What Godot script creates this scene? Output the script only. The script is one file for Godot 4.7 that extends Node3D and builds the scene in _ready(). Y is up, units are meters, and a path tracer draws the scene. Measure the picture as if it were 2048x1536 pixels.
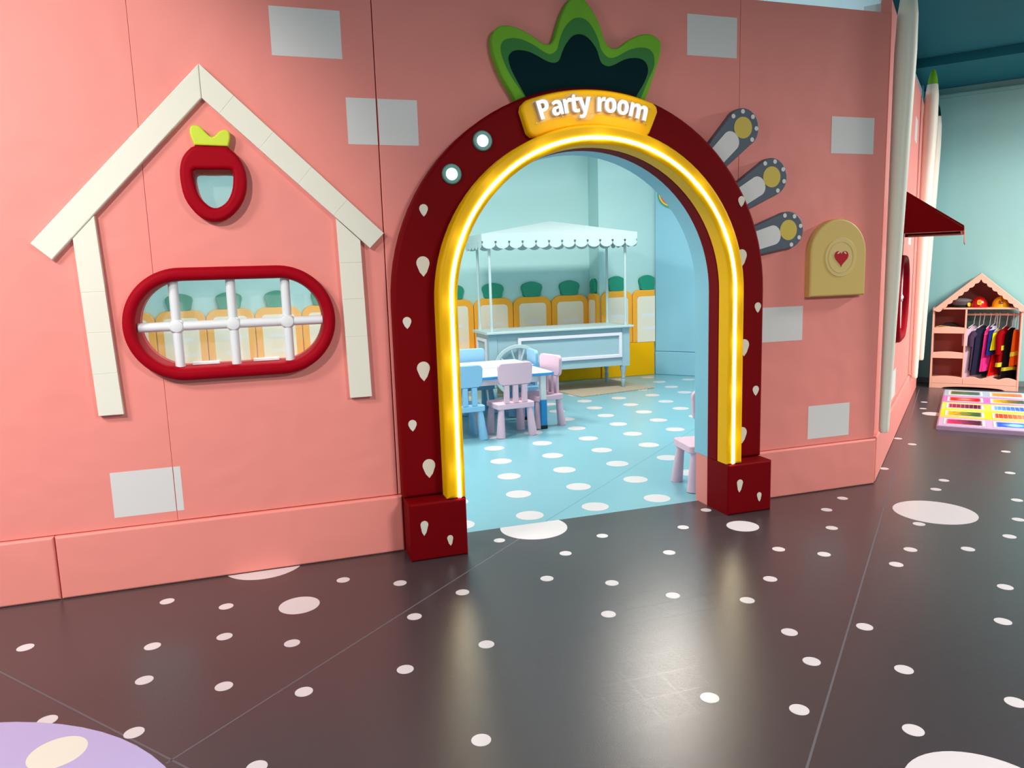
extends Node3D
# A padded, strawberry-themed play hall: pink party-room front with a lit arch, the room behind it, a side wall and a dressing-up corner.
# Units are metres. The front wall's face is the plane z = 0, y is up, the room lies at z < 0 and the hall at z > 0.

var M := {}
var used := {}
const ARCH_Y := 1.288
const CORNER := Vector3(2.0, 0.0, 0.0)
const ALONG := Vector3(0.7607, 0.0, -0.6491)   # along the side wall, away from the hall
const OUT := Vector3(0.6491, 0.0, 0.7607)      # out of the side wall, into the hall

# ---------------------------------------------------------------- mesh building
class MB:
	var v := PackedVector3Array()
	var n := PackedVector3Array()
	func tri(a: Vector3, b: Vector3, c: Vector3, na: Vector3, nb: Vector3, nc: Vector3) -> void:
		if (c - a).cross(b - a).dot(na + nb + nc) < 0.0:
			v.append_array(PackedVector3Array([a, c, b])); n.append_array(PackedVector3Array([na, nc, nb]))
		else:
			v.append_array(PackedVector3Array([a, b, c])); n.append_array(PackedVector3Array([na, nb, nc]))
	func quad(a: Vector3, b: Vector3, c: Vector3, d: Vector3, na: Vector3, nb: Vector3, nc: Vector3, nd: Vector3) -> void:
		tri(a, b, c, na, nb, nc)
		tri(a, c, d, na, nc, nd)
	func mesh() -> ArrayMesh:
		var arr := []
		arr.resize(Mesh.ARRAY_MAX)
		arr[Mesh.ARRAY_VERTEX] = v
		arr[Mesh.ARRAY_NORMAL] = n
		var m := ArrayMesh.new()
		m.add_surface_from_arrays(Mesh.PRIMITIVE_TRIANGLES, arr)
		return m

func ccw(loop: PackedVector2Array) -> PackedVector2Array:
	var l := loop.duplicate()
	if Geometry2D.is_polygon_clockwise(l):
		l.reverse()
	var a := 0.0
	for i in l.size():
		a += l[i].cross(l[(i + 1) % l.size()])
	if a < 0.0:
		l.reverse()
	return l

func edge_out(l: PackedVector2Array, i: int) -> Vector2:
	var d := (l[(i + 1) % l.size()] - l[i]).normalized()
	return Vector2(d.y, -d.x)

func inset(l: PackedVector2Array, d: float) -> PackedVector2Array:
	var r := PackedVector2Array()
	var k := l.size()
	for i in k:
		var n0 := edge_out(l, (i + k - 1) % k)
		var n1 := edge_out(l, i)
		var s := n0 + n1
		var q := s.length_squared()
		r.append(l[i] - s * (2.0 * d / maxf(q, 0.6)))
	return r

# sides of one loop; sgn 1 for an outline, -1 for a hole
func slab_side(mb: MB, l: PackedVector2Array, z0: float, z1: float, bev: float, bev0: float, segs: int, sgn: float) -> void:
	var k := l.size()
	var rings := []
	if bev0 > 0.0:
		for j in segs + 1:
			var a := PI / 2 * (1.0 - float(j) / segs)
			rings.append([bev0 * (1.0 - cos(a)), z0 + bev0 - bev0 * sin(a), cos(a), -sin(a)])
	else:
		rings.append([0.0, z0, 1.0, 0.0])
	if bev > 0.0:
		for j in segs + 1:
			var a := PI / 2 * float(j) / segs
			rings.append([bev * (1.0 - cos(a)), z1 - bev + bev * sin(a), cos(a), sin(a)])
	else:
		rings.append([0.0, z1, 1.0, 0.0])
	var pts := []
	for r in rings:
		pts.append(inset(l, r[0] * sgn) if r[0] > 0.0 else l)
	for i in k:
		var i2 := (i + 1) % k
		var e := edge_out(l, i)
		var ep := edge_out(l, (i + k - 1) % k)
		var en := edge_out(l, i2)
		var na := (e + ep).normalized() if e.dot(ep) > 0.75 else e
		var nb := (e + en).normalized() if e.dot(en) > 0.75 else e
		na *= sgn
		nb *= sgn
		for j in rings.size() - 1:
			var r0: Array = rings[j]
			var r1: Array = rings[j + 1]
			var p0: PackedVector2Array = pts[j]
			var p1: PackedVector2Array = pts[j + 1]
			mb.quad(Vector3(p0[i].x, p0[i].y, r0[1]), Vector3(p0[i2].x, p0[i2].y, r0[1]), Vector3(p1[i2].x, p1[i2].y, r1[1]), Vector3(p1[i].x, p1[i].y, r1[1]),
				Vector3(na.x * r0[2], na.y * r0[2], r0[3]), Vector3(nb.x * r0[2], nb.y * r0[2], r0[3]), Vector3(nb.x * r1[2], nb.y * r1[2], r1[3]), Vector3(na.x * r1[2], na.y * r1[2], r1[3]))

func cap(mb: MB, outer: PackedVector2Array, holes: Array, z: float, up: float) -> void:
	var pieces: Array = [outer]
	for hole: PackedVector2Array in holes:
		var lo := hole[0]
		var hi := hole[0]
		for p in hole:
			lo = lo.min(p)
			hi = hi.max(p)
		var cx := (lo.x + hi.x) / 2
		var next := []
		for piece in pieces:
			for half in [PackedVector2Array([Vector2(-50, -50), Vector2(cx, -50), Vector2(cx, 50), Vector2(-50, 50)]), PackedVector2Array([Vector2(cx, -50), Vector2(50, -50), Vector2(50, 50), Vector2(cx, 50)])]:
				for part in Geometry2D.intersect_polygons(piece, half):
					for rest in Geometry2D.clip_polygons(part, hole):
						next.append(rest)
		pieces = next
	for piece: PackedVector2Array in pieces:
		var ix := Geometry2D.triangulate_polygon(piece)
		if ix.is_empty() and piece.size() > 2:
			var clean := Geometry2D.offset_polygon(piece, 0.0002)
			if clean.size():
				piece = clean[0]
				ix = Geometry2D.triangulate_polygon(piece)
			if ix.is_empty():
				print("cap failed ", piece.size())
		var nn := Vector3(0, 0, up)
		for t in range(0, ix.size(), 3):
			var a := piece[ix[t]]
			var b := piece[ix[t + 1]]
			var c := piece[ix[t + 2]]
			mb.tri(Vector3(a.x, a.y, z), Vector3(b.x, b.y, z), Vector3(c.x, c.y, z), nn, nn, nn)

func slab(loop: PackedVector2Array, z0: float, z1: float, bev := 0.0, holes := [], bev0 := 0.0, segs := 3, mb: MB = null) -> MB:
	if mb == null:
		mb = MB.new()
	var l := ccw(loop)
	slab_side(mb, l, z0, z1, bev, bev0, segs, 1.0)
	var front := []
	var back := []
	for q in holes:
		var hl := ccw(q)
		slab_side(mb, hl, z0, z1, bev, bev0, segs, -1.0)
		front.append(inset(hl, -bev))
		back.append(inset(hl, -bev0))
	cap(mb, inset(l, bev) if bev > 0.0 else l, front, z1, 1.0)
	cap(mb, inset(l, bev0) if bev0 > 0.0 else l, back, z0, -1.0)
	return mb

func rect(x0: float, y0: float, x1: float, y1: float) -> PackedVector2Array:
	return PackedVector2Array([Vector2(x0, y0), Vector2(x1, y0), Vector2(x1, y1), Vector2(x0, y1)])

func rrect(x0: float, y0: float, x1: float, y1: float, r: float, k := 6) -> PackedVector2Array:
	var l := PackedVector2Array()
	for c in [[x1 - r, y0 + r, -PI / 2], [x1 - r, y1 - r, 0.0], [x0 + r, y1 - r, PI / 2], [x0 + r, y0 + r, PI]]:
		for j in k + 1:
			var a: float = c[2] + PI / 2 * j / k
			l.append(Vector2(c[0] + cos(a) * r, c[1] + sin(a) * r))
	return l

func disc(x: float, y: float, r: float, k := 28) -> PackedVector2Array:
	var l := PackedVector2Array()
	for j in k:
		l.append(Vector2(x + cos(TAU * j / k) * r, y + sin(TAU * j / k) * r))
	return l

func poly(a: Array) -> PackedVector2Array:
	var l := PackedVector2Array()
	for i in range(0, a.size(), 2):
		l.append(Vector2(a[i], a[i + 1]))
	return l

# rounds a coarse traced outline (closed Catmull-Rom)
func smooth(l: PackedVector2Array, k := 3) -> PackedVector2Array:
	var r := PackedVector2Array()
	var c := l.size()
	for i in c:
		for j in k:
			r.append(l[i].cubic_interpolate(l[(i + 1) % c], l[(i + c - 1) % c], l[(i + 2) % c], float(j) / k))
	return r

# smooths an open run, ends kept
func smooth_open(l: PackedVector2Array, k := 3) -> PackedVector2Array:
	var r := PackedVector2Array()
	var c := l.size()
	for i in c - 1:
		for j in k:
			r.append(l[i].cubic_interpolate(l[i + 1], l[maxi(i - 1, 0)], l[mini(i + 2, c - 1)], float(j) / k))
	r.append(l[c - 1])
	return r

# an upside-down U: outer and inner half-width, standing on y0
func arch_band(ro: float, ri: float, y0: float, k := 48) -> PackedVector2Array:
	var l := PackedVector2Array([Vector2(ro, y0)])
	for j in k + 1:
		var a := PI * j / k
		l.append(Vector2(cos(a) * ro, ARCH_Y + sin(a) * ro))
	l.append(Vector2(-ro, y0))
	l.append(Vector2(-ri, y0))
	for j in k + 1:
		var a := PI - PI * j / k
		l.append(Vector2(cos(a) * ri, ARCH_Y + sin(a) * ri))
	l.append(Vector2(ri, y0))
	return l

func seed_shape(x: float, y: float, w: float, hh: float, turn := 0.0) -> PackedVector2Array:
	var l := PackedVector2Array()
	var r := w / 2
	for j in 15:
		var a := deg_to_rad(-20.0) + deg_to_rad(220.0) * j / 14
		l.append(Vector2(cos(a) * r, hh / 2 - r + sin(a) * r))
	l.append(Vector2(-r * 0.55, -hh * 0.28))
	l.append(Vector2(0, -hh / 2))
	l.append(Vector2(r * 0.55, -hh * 0.28))
	for i in l.size():
		l[i] = l[i].rotated(turn) + Vector2(x, y)
	return l

func lathe(profile: Array, k := 20, mb: MB = null, at := Vector3.ZERO) -> MB:
	if mb == null:
		mb = MB.new()
	var pn := []
	var c := profile.size()
	for i in c:
		var d: Vector2 = profile[mini(i + 1, c - 1)] - profile[maxi(i - 1, 0)]
		pn.append(Vector2(d.y, -d.x).normalized())
	for i in c - 1:
		var p: Vector2 = profile[i]
		var q: Vector2 = profile[i + 1]
		var d := (q - p).normalized()
		var en := Vector2(d.y, -d.x)
		var n0: Vector2 = pn[i] if en.dot(pn[i]) > 0.85 else en
		var n1: Vector2 = pn[i + 1] if en.dot(pn[i + 1]) > 0.85 else en
		for j in k:
			var a := TAU * j / k
			var b := TAU * (j + 1) / k
			var ca := Vector3(cos(a), 0, sin(a))
			var cb := Vector3(cos(b), 0, sin(b))
			var up := Vector3.UP
			mb.quad(at + ca * p.x + up * p.y, at + cb * p.x + up * p.y, at + cb * q.x + up * q.y, at + ca * q.x + up * q.y,
				ca * n0.x + up * n0.y, cb * n0.x + up * n0.y, cb * n1.x + up * n1.y, ca * n1.x + up * n1.y)
	return mb

func tube(path: Array, r: float, k := 10, closed := false, mb: MB = null, r_end := -1.0) -> MB:
	if mb == null:
		mb = MB.new()
	var c := path.size()
	var rings := []
	var ref := Vector3(0.123, 0.0, 1.0)
	for i in c:
		var a: Vector3 = path[(i + c - 1) % c] if closed else path[maxi(i - 1, 0)]
		var b: Vector3 = path[(i + 1) % c] if closed else path[mini(i + 1, c - 1)]
		var t := (b - a).normalized()
		if absf(t.dot(ref.normalized())) > 0.95:
			ref = Vector3(0, 1, 0.1)
		var x := ref.cross(t).normalized()
		var y := t.cross(x)
		var rr := r if r_end < 0.0 else lerpf(r, r_end, float(i) / maxf(c - 1, 1))
		var ring := []
		for j in k:
			var d := x * cos(TAU * j / k) + y * sin(TAU * j / k)
			ring.append([path[i] + d * rr, d])
		rings.append(ring)
	for i in (c if closed else c - 1):
		var p: Array = rings[i]
		var q: Array = rings[(i + 1) % c]
		for j in k:
			var j2 := (j + 1) % k
			mb.quad(p[j][0], p[j2][0], q[j2][0], q[j][0], p[j][1], p[j2][1], q[j2][1], q[j][1])
	if not closed:
		for e in [[rings[0], path[0], (path[0] - path[1]).normalized()], [rings[c - 1], path[c - 1], (path[c - 1] - path[c - 2]).normalized()]]:
			for j in k:
				mb.tri(e[1], e[0][j][0], e[0][(j + 1) % k][0], e[2], e[2], e[2])
	return mb

# a box with rounded edges, from corner to corner
func bx(a: Vector3, b: Vector3, bev := 0.0, mb: MB = null) -> MB:
	return slab(rect(a.x, a.y, b.x, b.y), a.z, b.z, bev, [], bev, 2, mb)

# ---------------------------------------------------------------- nodes
func numbered(called: String) -> String:
	if not used.has(called):
		used[called] = 0
		return called
	used[called] += 1
	return "%s_%03d" % [called, used[called]]

func obj(called: String, mb, m: Material, parent: Node3D, at := Vector3.ZERO, turn := Vector3.ZERO) -> MeshInstance3D:
	var o := MeshInstance3D.new()
	o.name = called
	o.mesh = mb.mesh() if mb is MB else mb
	o.material_override = m
	parent.add_child(o, true)
	o.position = at
	o.rotation = turn
	return o

func thing(called: String, label: String, category: String, at := Vector3.ZERO, turn := 0.0, group := "") -> Node3D:
	var o := Node3D.new()
	o.name = numbered(called)
	add_child(o)
	o.position = at
	o.rotation.y = turn
	o.set_meta("label", label)
	o.set_meta("category", category)
	if group:
		o.set_meta("group", group)
	return o

func structure(called: String, label: String) -> Node3D:
	var o := Node3D.new()
	o.name = numbered(called)
	add_child(o)
	o.set_meta("kind", "structure")
	o.set_meta("label", label)
	return o

func tag(o: Node3D, label: String) -> Node3D:
	o.set_meta("label", label)
	return o

# a flat slab lying level; the loop holds (x, z) pairs
func flat(called: String, loop: PackedVector2Array, y0: float, y1: float, m: Material, parent: Node3D, bev := 0.0, holes := []) -> MeshInstance3D:
	var l := PackedVector2Array()
	for p in loop:
		l.append(Vector2(p.x, -p.y))
	var hs := []
	for q: PackedVector2Array in holes:
		var r := PackedVector2Array()
		for p in q:
			r.append(Vector2(p.x, -p.y))
		hs.append(r)
	return obj(called, slab(l, y0, y1, bev, hs), m, parent, Vector3.ZERO, Vector3(-PI / 2, 0, 0))

func side_frame(o: Node3D, s := 0.0, y := 0.0, off := 0.0) -> Node3D:
	o.transform = Transform3D(Basis(ALONG, Vector3.UP, OUT), CORNER + ALONG * s + Vector3.UP * y + OUT * off)
	return o

# ---------------------------------------------------------------- materials
func mat(called: String, c: Color, rough := 0.55, spec := 0.5) -> StandardMaterial3D:
	var m := StandardMaterial3D.new()
	m.resource_name = called
	m.albedo_color = c
	m.roughness = rough
	m.metallic_specular = spec
	M[called] = m
	return m

func noise_tex(freq: float, size: int, sd: int, oct := 3) -> NoiseTexture2D:
	var nz := FastNoiseLite.new()
	nz.seed = sd
	nz.noise_type = FastNoiseLite.TYPE_SIMPLEX_SMOOTH
	nz.frequency = freq
	nz.fractal_octaves = oct
	var t := NoiseTexture2D.new()
	t.width = size
	t.height = size
	t.seamless = true
	t.noise = nz
	return t

func relief(m: StandardMaterial3D, t: Texture2D, cm: float, per_metre: float) -> void:
	m.heightmap_enabled = true
	m.heightmap_texture = t
	m.heightmap_scale = cm
	m.uv1_triplanar = true
	m.uv1_world_triplanar = true
	m.uv1_scale = Vector3.ONE * per_metre

func glow(called: String, c: Color, e: float) -> StandardMaterial3D:
	var m := mat(called, Color(0.9, 0.9, 0.88), 0.5)
	m.emission_enabled = true
	m.emission = c
	m.emission_energy_multiplier = e
	return m

func materials() -> void:
	var grain := noise_tex(0.06, 512, 3)
	var wave := noise_tex(0.008, 512, 7, 2)
	relief(mat("pink_vinyl", Color(0.93, 0.555, 0.525), 0.55, 0.4), wave, 0.35, 0.9)
	mat("print_white", Color(0.86, 0.84, 0.845), 0.5)
	mat("red_vinyl", Color(0.46, 0.0, 0.03), 0.62, 0.2)
	mat("crimson_vinyl", Color(0.62, 0.0, 0.09), 0.6, 0.2)
	mat("yellow_vinyl", Color(0.97, 0.72, 0.0), 0.5, 0.3)
	mat("cream_vinyl", Color(0.9, 0.88, 0.83), 0.5)
	mat("seed_white", Color(0.88, 0.85, 0.8), 0.55)
	mat("leaf_light", Color(0.45, 0.68, 0.2), 0.6, 0.2)
	mat("leaf_mid", Color(0.24, 0.48, 0.25), 0.6, 0.2)
	mat("leaf_dark", Color(0.01, 0.14, 0.16), 0.6, 0.15)
	mat("lime", Color(0.8, 0.86, 0.2), 0.5)
	mat("slate", Color(0.33, 0.36, 0.42), 0.45)
	mat("petal_yellow", Color(0.82, 0.71, 0.3), 0.5)
	mat("plaque_tan", Color(0.83, 0.7, 0.4), 0.5)
	mat("plaque_ring", Color(0.84, 0.73, 0.47), 0.5)
	mat("heart_red", Color(0.72, 0.07, 0.12), 0.35)
	mat("white_plastic", Color(0.9, 0.9, 0.92), 0.35)
	mat("aqua_paint", Color(0.71, 0.865, 0.875), 0.6, 0.4)
	mat("hall_wall", Color(0.55, 0.74, 0.74), 0.6, 0.4)
	mat("hall_ceiling", Color(0.13, 0.46, 0.53), 0.7, 0.3)
	mat("room_ceiling", Color(0.9, 0.91, 0.94), 0.7, 0.3)
	relief(mat("sky_vinyl", Color(0.55, 0.77, 0.86), 0.5, 0.4), wave, 0.2, 0.9)
	mat("carrot_orange", Color(1.0, 0.7, 0.25), 0.6, 0.25)
	mat("carrot_cream", Color(0.95, 0.91, 0.84), 0.55)
	mat("carrot_green", Color(0.0, 0.57, 0.46), 0.5)
	mat("stripe_white", Color(0.93, 0.93, 0.95), 0.5)
	mat("plinth_yellow", Color(1.0, 0.73, 0.0), 0.6, 0.25)
	mat("cart_blue", Color(0.6, 0.725, 0.78), 0.4)
	mat("cart_white", Color(0.7, 0.785, 0.81), 0.4)
	mat("moulding", Color(0.88, 0.87, 0.94), 0.4)
	mat("mat_beige", Color(0.66, 0.62, 0.55), 0.9, 0.2)
	mat("chair_pink", Color(0.9, 0.74, 0.82), 0.45)
	mat("chair_blue", Color(0.55, 0.75, 0.9), 0.45)
	mat("table_white", Color(0.92, 0.93, 0.96), 0.25)
	mat("edge_blue", Color(0.25, 0.62, 0.9), 0.35)
	mat("leg_blue", Color(0.1, 0.55, 0.82), 0.35)
	mat("black_rubber", Color(0.03, 0.03, 0.035), 0.6)
	var fl := mat("dark_floor", Color(0.25, 0.225, 0.24), 0.25, 0.6)
	relief(fl, grain, 0.02, 8.0)
	var dots := mat("floor_print", Color(0.86, 0.83, 0.85), 0.24, 0.55)
	relief(dots, grain, 0.012, 5.0)
	mat("floor_seam", Color(0.38, 0.36, 0.39), 0.45)
	var bf := mat("blue_floor", Color(0.49, 0.7, 0.765), 0.28, 0.5)
	relief(bf, grain, 0.008, 5.0)
	mat("blue_floor_seam", Color(0.4, 0.63, 0.7), 0.45)
	relief(mat("purple_floor", Color(0.72, 0.68, 0.87), 0.3, 0.55), grain, 0.01, 5.0)
	mat("spot_rim", Color(0.3, 0.5, 0.48), 0.4)
	glow("spot_lens", Color(0.95, 1.0, 1.0), 2.5)
	glow("led_strip_light", Color(1.0, 0.99, 0.88), 17.0)
	glow("letter_light", Color(1.0, 0.98, 0.95), 0.75)
	var plate := mat("clear_acrylic", Color(0.97, 0.98, 0.98, 0.06), 0.24, 0.15)
	plate.transparency = BaseMaterial3D.TRANSPARENCY_ALPHA
	mat("letter_body", Color(0.8, 0.81, 0.9), 0.5)
	glow("panel_light", Color(1.0, 0.99, 0.95), 5.0)
	mat("wood_pink", Color(0.92, 0.71, 0.63), 0.45)
	mat("wood_red", Color(0.66, 0.32, 0.3), 0.5)
	mat("steel", Color(0.55, 0.55, 0.56), 0.3).metallic = 0.8
	mat("skirting_grey", Color(0.42, 0.47, 0.48), 0.5)
	var pane := mat("acrylic_pane", Color(0.97, 0.98, 0.98, 0.1), 0.05)
	pane.transparency = BaseMaterial3D.TRANSPARENCY_ALPHA

# ---------------------------------------------------------------- first: camera, surroundings, large lights
func look() -> void:
	var cam := Camera3D.new()
	cam.name = "camera"
	add_child(cam)
	var pitch := 0.14667
	var roll := -0.03099
	var yaw := 0.30879
	var fwd := Vector3(sin(yaw) * cos(pitch), -sin(pitch), -cos(yaw) * cos(pitch))
	var right := Vector3(cos(yaw), 0, sin(yaw))
	var up := right.cross(fwd)
	var r2 := right * cos(roll) + up * sin(roll)
	var u2 := up * cos(roll) - right * sin(roll)
	cam.transform = Transform3D(Basis(r2, u2, -fwd), Vector3(-1.644, 1.42, 3.747))
	cam.fov = rad_to_deg(2.0 * atan(768.0 / 1475.2))
	cam.near = 0.05
	cam.current = true
	var we := WorldEnvironment.new()
	we.name = "surroundings"
	var env := Environment.new()
	env.background_mode = Environment.BG_COLOR
	env.background_color = Color.BLACK
	env.tonemap_mode = Environment.TONE_MAPPER_LINEAR
	env.tonemap_exposure = 1.0
	env.sdfgi_enabled = true
	env.ssao_enabled = true
	env.ssil_enabled = true
	we.environment = env
	add_child(we)

func area(at: Vector3, size: Vector2, e: float, c: Color, aim := Vector3.DOWN) -> void:
	var l := AreaLight3D.new()
	l.name = "panel_glow"
	l.area_size = size
	l.light_energy = e
	l.light_color = c
	l.area_range = 20.0
	l.shadow_enabled = true
	add_child(l, true)
	l.look_at_from_position(at, at + aim, Vector3.FORWARD if absf(aim.normalized().y) > 0.9 else Vector3.UP)

func omni(at: Vector3, e: float, c: Color, size := 0.03) -> void:
	var l := OmniLight3D.new()
	l.name = "lamp_glow"
	l.light_energy = e
	l.light_color = c
	l.light_size = size
	l.omni_range = 14.0
	l.omni_attenuation = 2.0
	l.shadow_enabled = true
	add_child(l, true)
	l.position = at

func spot(at: Vector3, to: Vector3, e: float, angle: float, blend: float, size: float, c: Color) -> void:
	var l := SpotLight3D.new()
	l.name = "spot_glow"
	l.light_energy = e
	l.light_color = c
	l.light_size = size
	l.spot_range = 20.0
	l.spot_attenuation = 2.0
	l.spot_angle = angle
	l.spot_angle_attenuation = blend
	l.shadow_enabled = true
	add_child(l, true)
	l.look_at_from_position(at, to)

func ceiling_panel(at: Vector3, size: Vector2, e: float, label: String, group: String, tint := Color(1.0, 0.985, 0.96)) -> void:
	var t := thing("ceiling_light", label, "light", at, 0.0, group)
	var x := size.x / 2
	var z := size.y / 2
	flat("frame", rect(-x - 0.03, -z - 0.03, x + 0.03, z + 0.03), -0.02, 0.0, M.white_plastic, t, 0.0, [rect(-x, -z, x, z)])
	flat("diffuser_light", rect(-x, -z, x, z), -0.012, -0.004, M.panel_light, t)
	area(at + Vector3(0, -0.025, 0), size, e, tint)

func track_spot(at: Vector3, to: Vector3, e: float, angle: float, blend: float, size: float, c: Color, label: String) -> void:
	var t := thing("track_spotlight", label, "light", at, 0.0, "hall track spotlights")
	var d := (to - at).normalized()
	obj("can", tube([-d * 0.26, -d * 0.06], 0.075, 16), M.black_rubber, t)
	obj("lens_light", tube([-d * 0.058, -d * 0.05], 0.066, 16), M.panel_light, t)
	obj("stem", tube([-d * 0.16, Vector3(-d.x * 0.16, 3.43 - at.y, -d.z * 0.16)], 0.012, 8), M.black_rubber, t)
	spot(at, to, e, angle, blend, size, c)

func lights() -> void:
	# the party room's ceiling panels
	ceiling_panel(Vector3(2.2, 3.195, -2.9), Vector2(0.6, 0.6), 8.0, "square ceiling panel nearest the blue wall of the party room", "party room ceiling panels", Color(1.0, 0.965, 0.91))
	ceiling_panel(Vector3(-0.6, 3.195, -2.9), Vector2(0.6, 0.6), 8.5, "square ceiling panel over the party room's left half", "party room ceiling panels", Color(1.0, 0.965, 0.91))
	ceiling_panel(Vector3(-1.5, 3.195, -1.2), Vector2(0.6, 0.6), 6.0, "square ceiling panel close behind the house outline's wall", "party room ceiling panels", Color(1.0, 0.965, 0.91))
	# the hall's ceiling panels, above and behind the viewer
	ceiling_panel(Vector3(-4.4, 3.425, 2.0), Vector2(1.2, 0.6), 14.0, "ceiling panel on the left of the hall", "hall ceiling panels")
	ceiling_panel(Vector3(1.2, 3.425, 5.2), Vector2(1.2, 0.6), 30.0, "ceiling panel behind the viewer in the hall", "hall ceiling panels")
	ceiling_panel(Vector3(6.3, 3.425, 1.0), Vector2(1.2, 0.6), 48.0, "ceiling panel on the right of the hall", "hall ceiling panels")
	track_spot(Vector3(-3.5, 3.2, 3.1), Vector3(-2.9, 1.6, 0.0), 8.0, 30.0, 0.5, 0.06, Color(1.0, 0.97, 0.93), "black track spotlight aimed at the pink wall's left half")
	track_spot(Vector3(3.9, 3.2, 0.75), Vector3(5.9, 0.7, -2.3), 5.5, 30.0, 0.6, 0.08, Color(1.0, 0.97, 0.93), "black track spotlight aimed at the dressing-up corner")

# ---------------------------------------------------------------- setting
func room_outline(grow := 0.0) -> PackedVector2Array:
	var a := CORNER - OUT * 0.07
	var b := a + ALONG * 4.42
	return PackedVector2Array([Vector2(-3.6, -0.12), Vector2(a.x - 0.05, -0.12), Vector2(b.x, b.z), Vector2(3.33, -5.28), Vector2(3.33, -5.9), Vector2(-3.6, -5.9)])

func clip_z(l: PackedVector2Array, z: float) -> PackedVector2Array:
	return Geometry2D.intersect_polygons(l, rect(-20, z, 20, 20))[0]

func floors() -> void:
	var f := structure("floor", "dark glossy vinyl floor with white spots in the hall")
	var room := room_outline()
	var hall := Geometry2D.clip_polygons(rect(-6.0, -7.0, 10.0, 8.0), room)
	for q: PackedVector2Array in hall:
		if q.size() > 4 and not Geometry2D.is_polygon_clockwise(q):
			continue
	flat("sheet", rect(-6.0, -7.0, 10.0, 8.0), -0.08, 0.0, M.dark_floor, f, 0.0, [room])
	var spots := [-2.69, 0.49, -2.2, 0.67, -2.19, 0.94, -1.91, 1.09, -1.94, 0.39, -2.2, 0.23, -1.93, 0.69, -1.67, 0.85, -1.42, 0.29, -1.64, 1.23, -2.17, 1.28, -1.79, 1.6, -1.17, 0.43, -0.92, 0.64, -1.17, 0.8, -1.28, 1.21, -0.95, 1.14, -1.13, 1.71, -0.57, 0.07, -0.03, 0.22, -0.31, 0.38, -0.51, 0.64, -0.25, 0.8, 0.18, 0.57, 0.44, 0.27, -0.06, 1.02, -0.4, 1.08, 0.72, 0.06, 1.6, 0.19, 1.36, 0.33, 1.17, 0.59, 0.71, 0.74, 0.87, 0.88, 0.44, 1.03, 0.21, 1.18, 0.19, 1.48, 0.12, 1.69, -0.35, 1.76, -0.12, 1.92, 0.49, 1.55, 0.38, 1.85, 0.13, 2.13, 2.25, 0.27, 2.46, 0.14, 1.64, 0.72, 1.3, 0.99, 1.09, 1.11, 1.56, 1.09, 1.9, 1.04, 2.18, 0.87, 2.49, 0.62, 1.32, 1.48, 1.02, 1.71, 0.55, 2.13, 3.14, -0.91, 3.08, -0.71, 2.34, -0.24, 4.64, -2.06, 4.35, -1.8, 3.49, -0.25, 2.99, 0.18, -2.46, 1.1]
	var small := {}
	for i in range(0, spots.size(), 2):
		var p := Vector2(spots[i], spots[i + 1])
		if not small.has("m"):
			var l := disc(0, 0, 0.031, 24)
			small.m = slab(l, 0.0, 0.0008).mesh()
		obj("spot", small.m, M.floor_print, f, Vector3(p.x, 0, p.y), Vector3(-PI / 2, 0, 0))
	for b in [[-1.63, 0.5, 0.088], [0.75, 0.38, 0.087], [1.88, 0.6, 0.215], [4.21, -1.56, 0.09]]:
		flat("large_spot", disc(b[0], b[1], b[2], 40), 0.0, 0.0008, M.floor_print, f)
	flat("large_spot", clip_z(disc(-0.33, -0.05, 0.19, 48), -0.119), 0.0, 0.0008, M.floor_print, f)
	flat("large_spot", clip_z(disc(-1.78, -0.06, 0.19, 48), 0.022), 0.0, 0.0008, M.floor_print, f)
	flat("large_spot", disc(0.07, 2.44, 0.21, 48), 0.0, 0.0008, M.floor_print, f)
	tag(flat("purple_disc", disc(-2.89, 1.98, 0.966, 72), 0.0, 0.0012, M.purple_floor, f), "large lilac disc printed on the floor")
	for b in [[-2.38, 1.31, 0.083], [-2.68, 1.12, 0.083], [-2.12, 1.72, 0.083], [-2.6, 1.7, 0.083], [-3.1, 1.5, 0.083]]:
		flat("disc_spot", disc(b[0], b[1], b[2], 32), 0.0012, 0.0019, M.cream_vinyl, f)
	for q in [[-2.05, 1.485, -0.17, -0.17], [-1.2, 2.96, 5.25, -2.7], [-3.9, -0.7, -1.2, 2.45]]:
		var a := Vector2(q[0], q[1])
		var b := Vector2(q[2], q[3])
		if q[0] == -2.05:
			b = a.lerp(b, 0.965)
		var nn := (b - a).normalized().orthogonal() * 0.0035
		flat("seam", PackedVector2Array([a - nn, b - nn, b + nn, a + nn]), 0.0, 0.0005, M.floor_seam, f)
	var g := structure("floor", "pale blue vinyl floor with white spots in the party room")
	flat("sheet", room, -0.08, 0.0, M.blue_floor, g)
	var inner := room_outline()
	var shared := slab(disc(0, 0, 0.083, 32), 0.0, 0.0008).mesh()
	for j in range(-1, 13):
		for i in range(-9, 10):
			var p := Vector2(-0.28, -0.26) + Vector2(0.425, 0) * i + Vector2(0.075, -0.437) * j
			var inside := true
			for k in 8:
				inside = inside and Geometry2D.is_point_in_polygon(p + Vector2.from_angle(TAU * k / 8) * 0.1, inner)
			if inside and p.y > -5.2 and p.x > -3.4 and (p.x < 3.1 or p.y > -5.0):
				obj("spot", shared, M.floor_print, g, Vector3(p.x, 0, p.y), Vector3(-PI / 2, 0, 0))
	var a2 := Vector2(-0.23, -0.125)
	var b2 := Vector2(3.9, -3.7)
	var n2 := (b2 - a2).normalized().orthogonal() * 0.003
	flat("seam", PackedVector2Array([a2 - n2, b2 - n2, b2 + n2, a2 + n2]), 0.0, 0.0005, M.blue_floor_seam, g)

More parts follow.
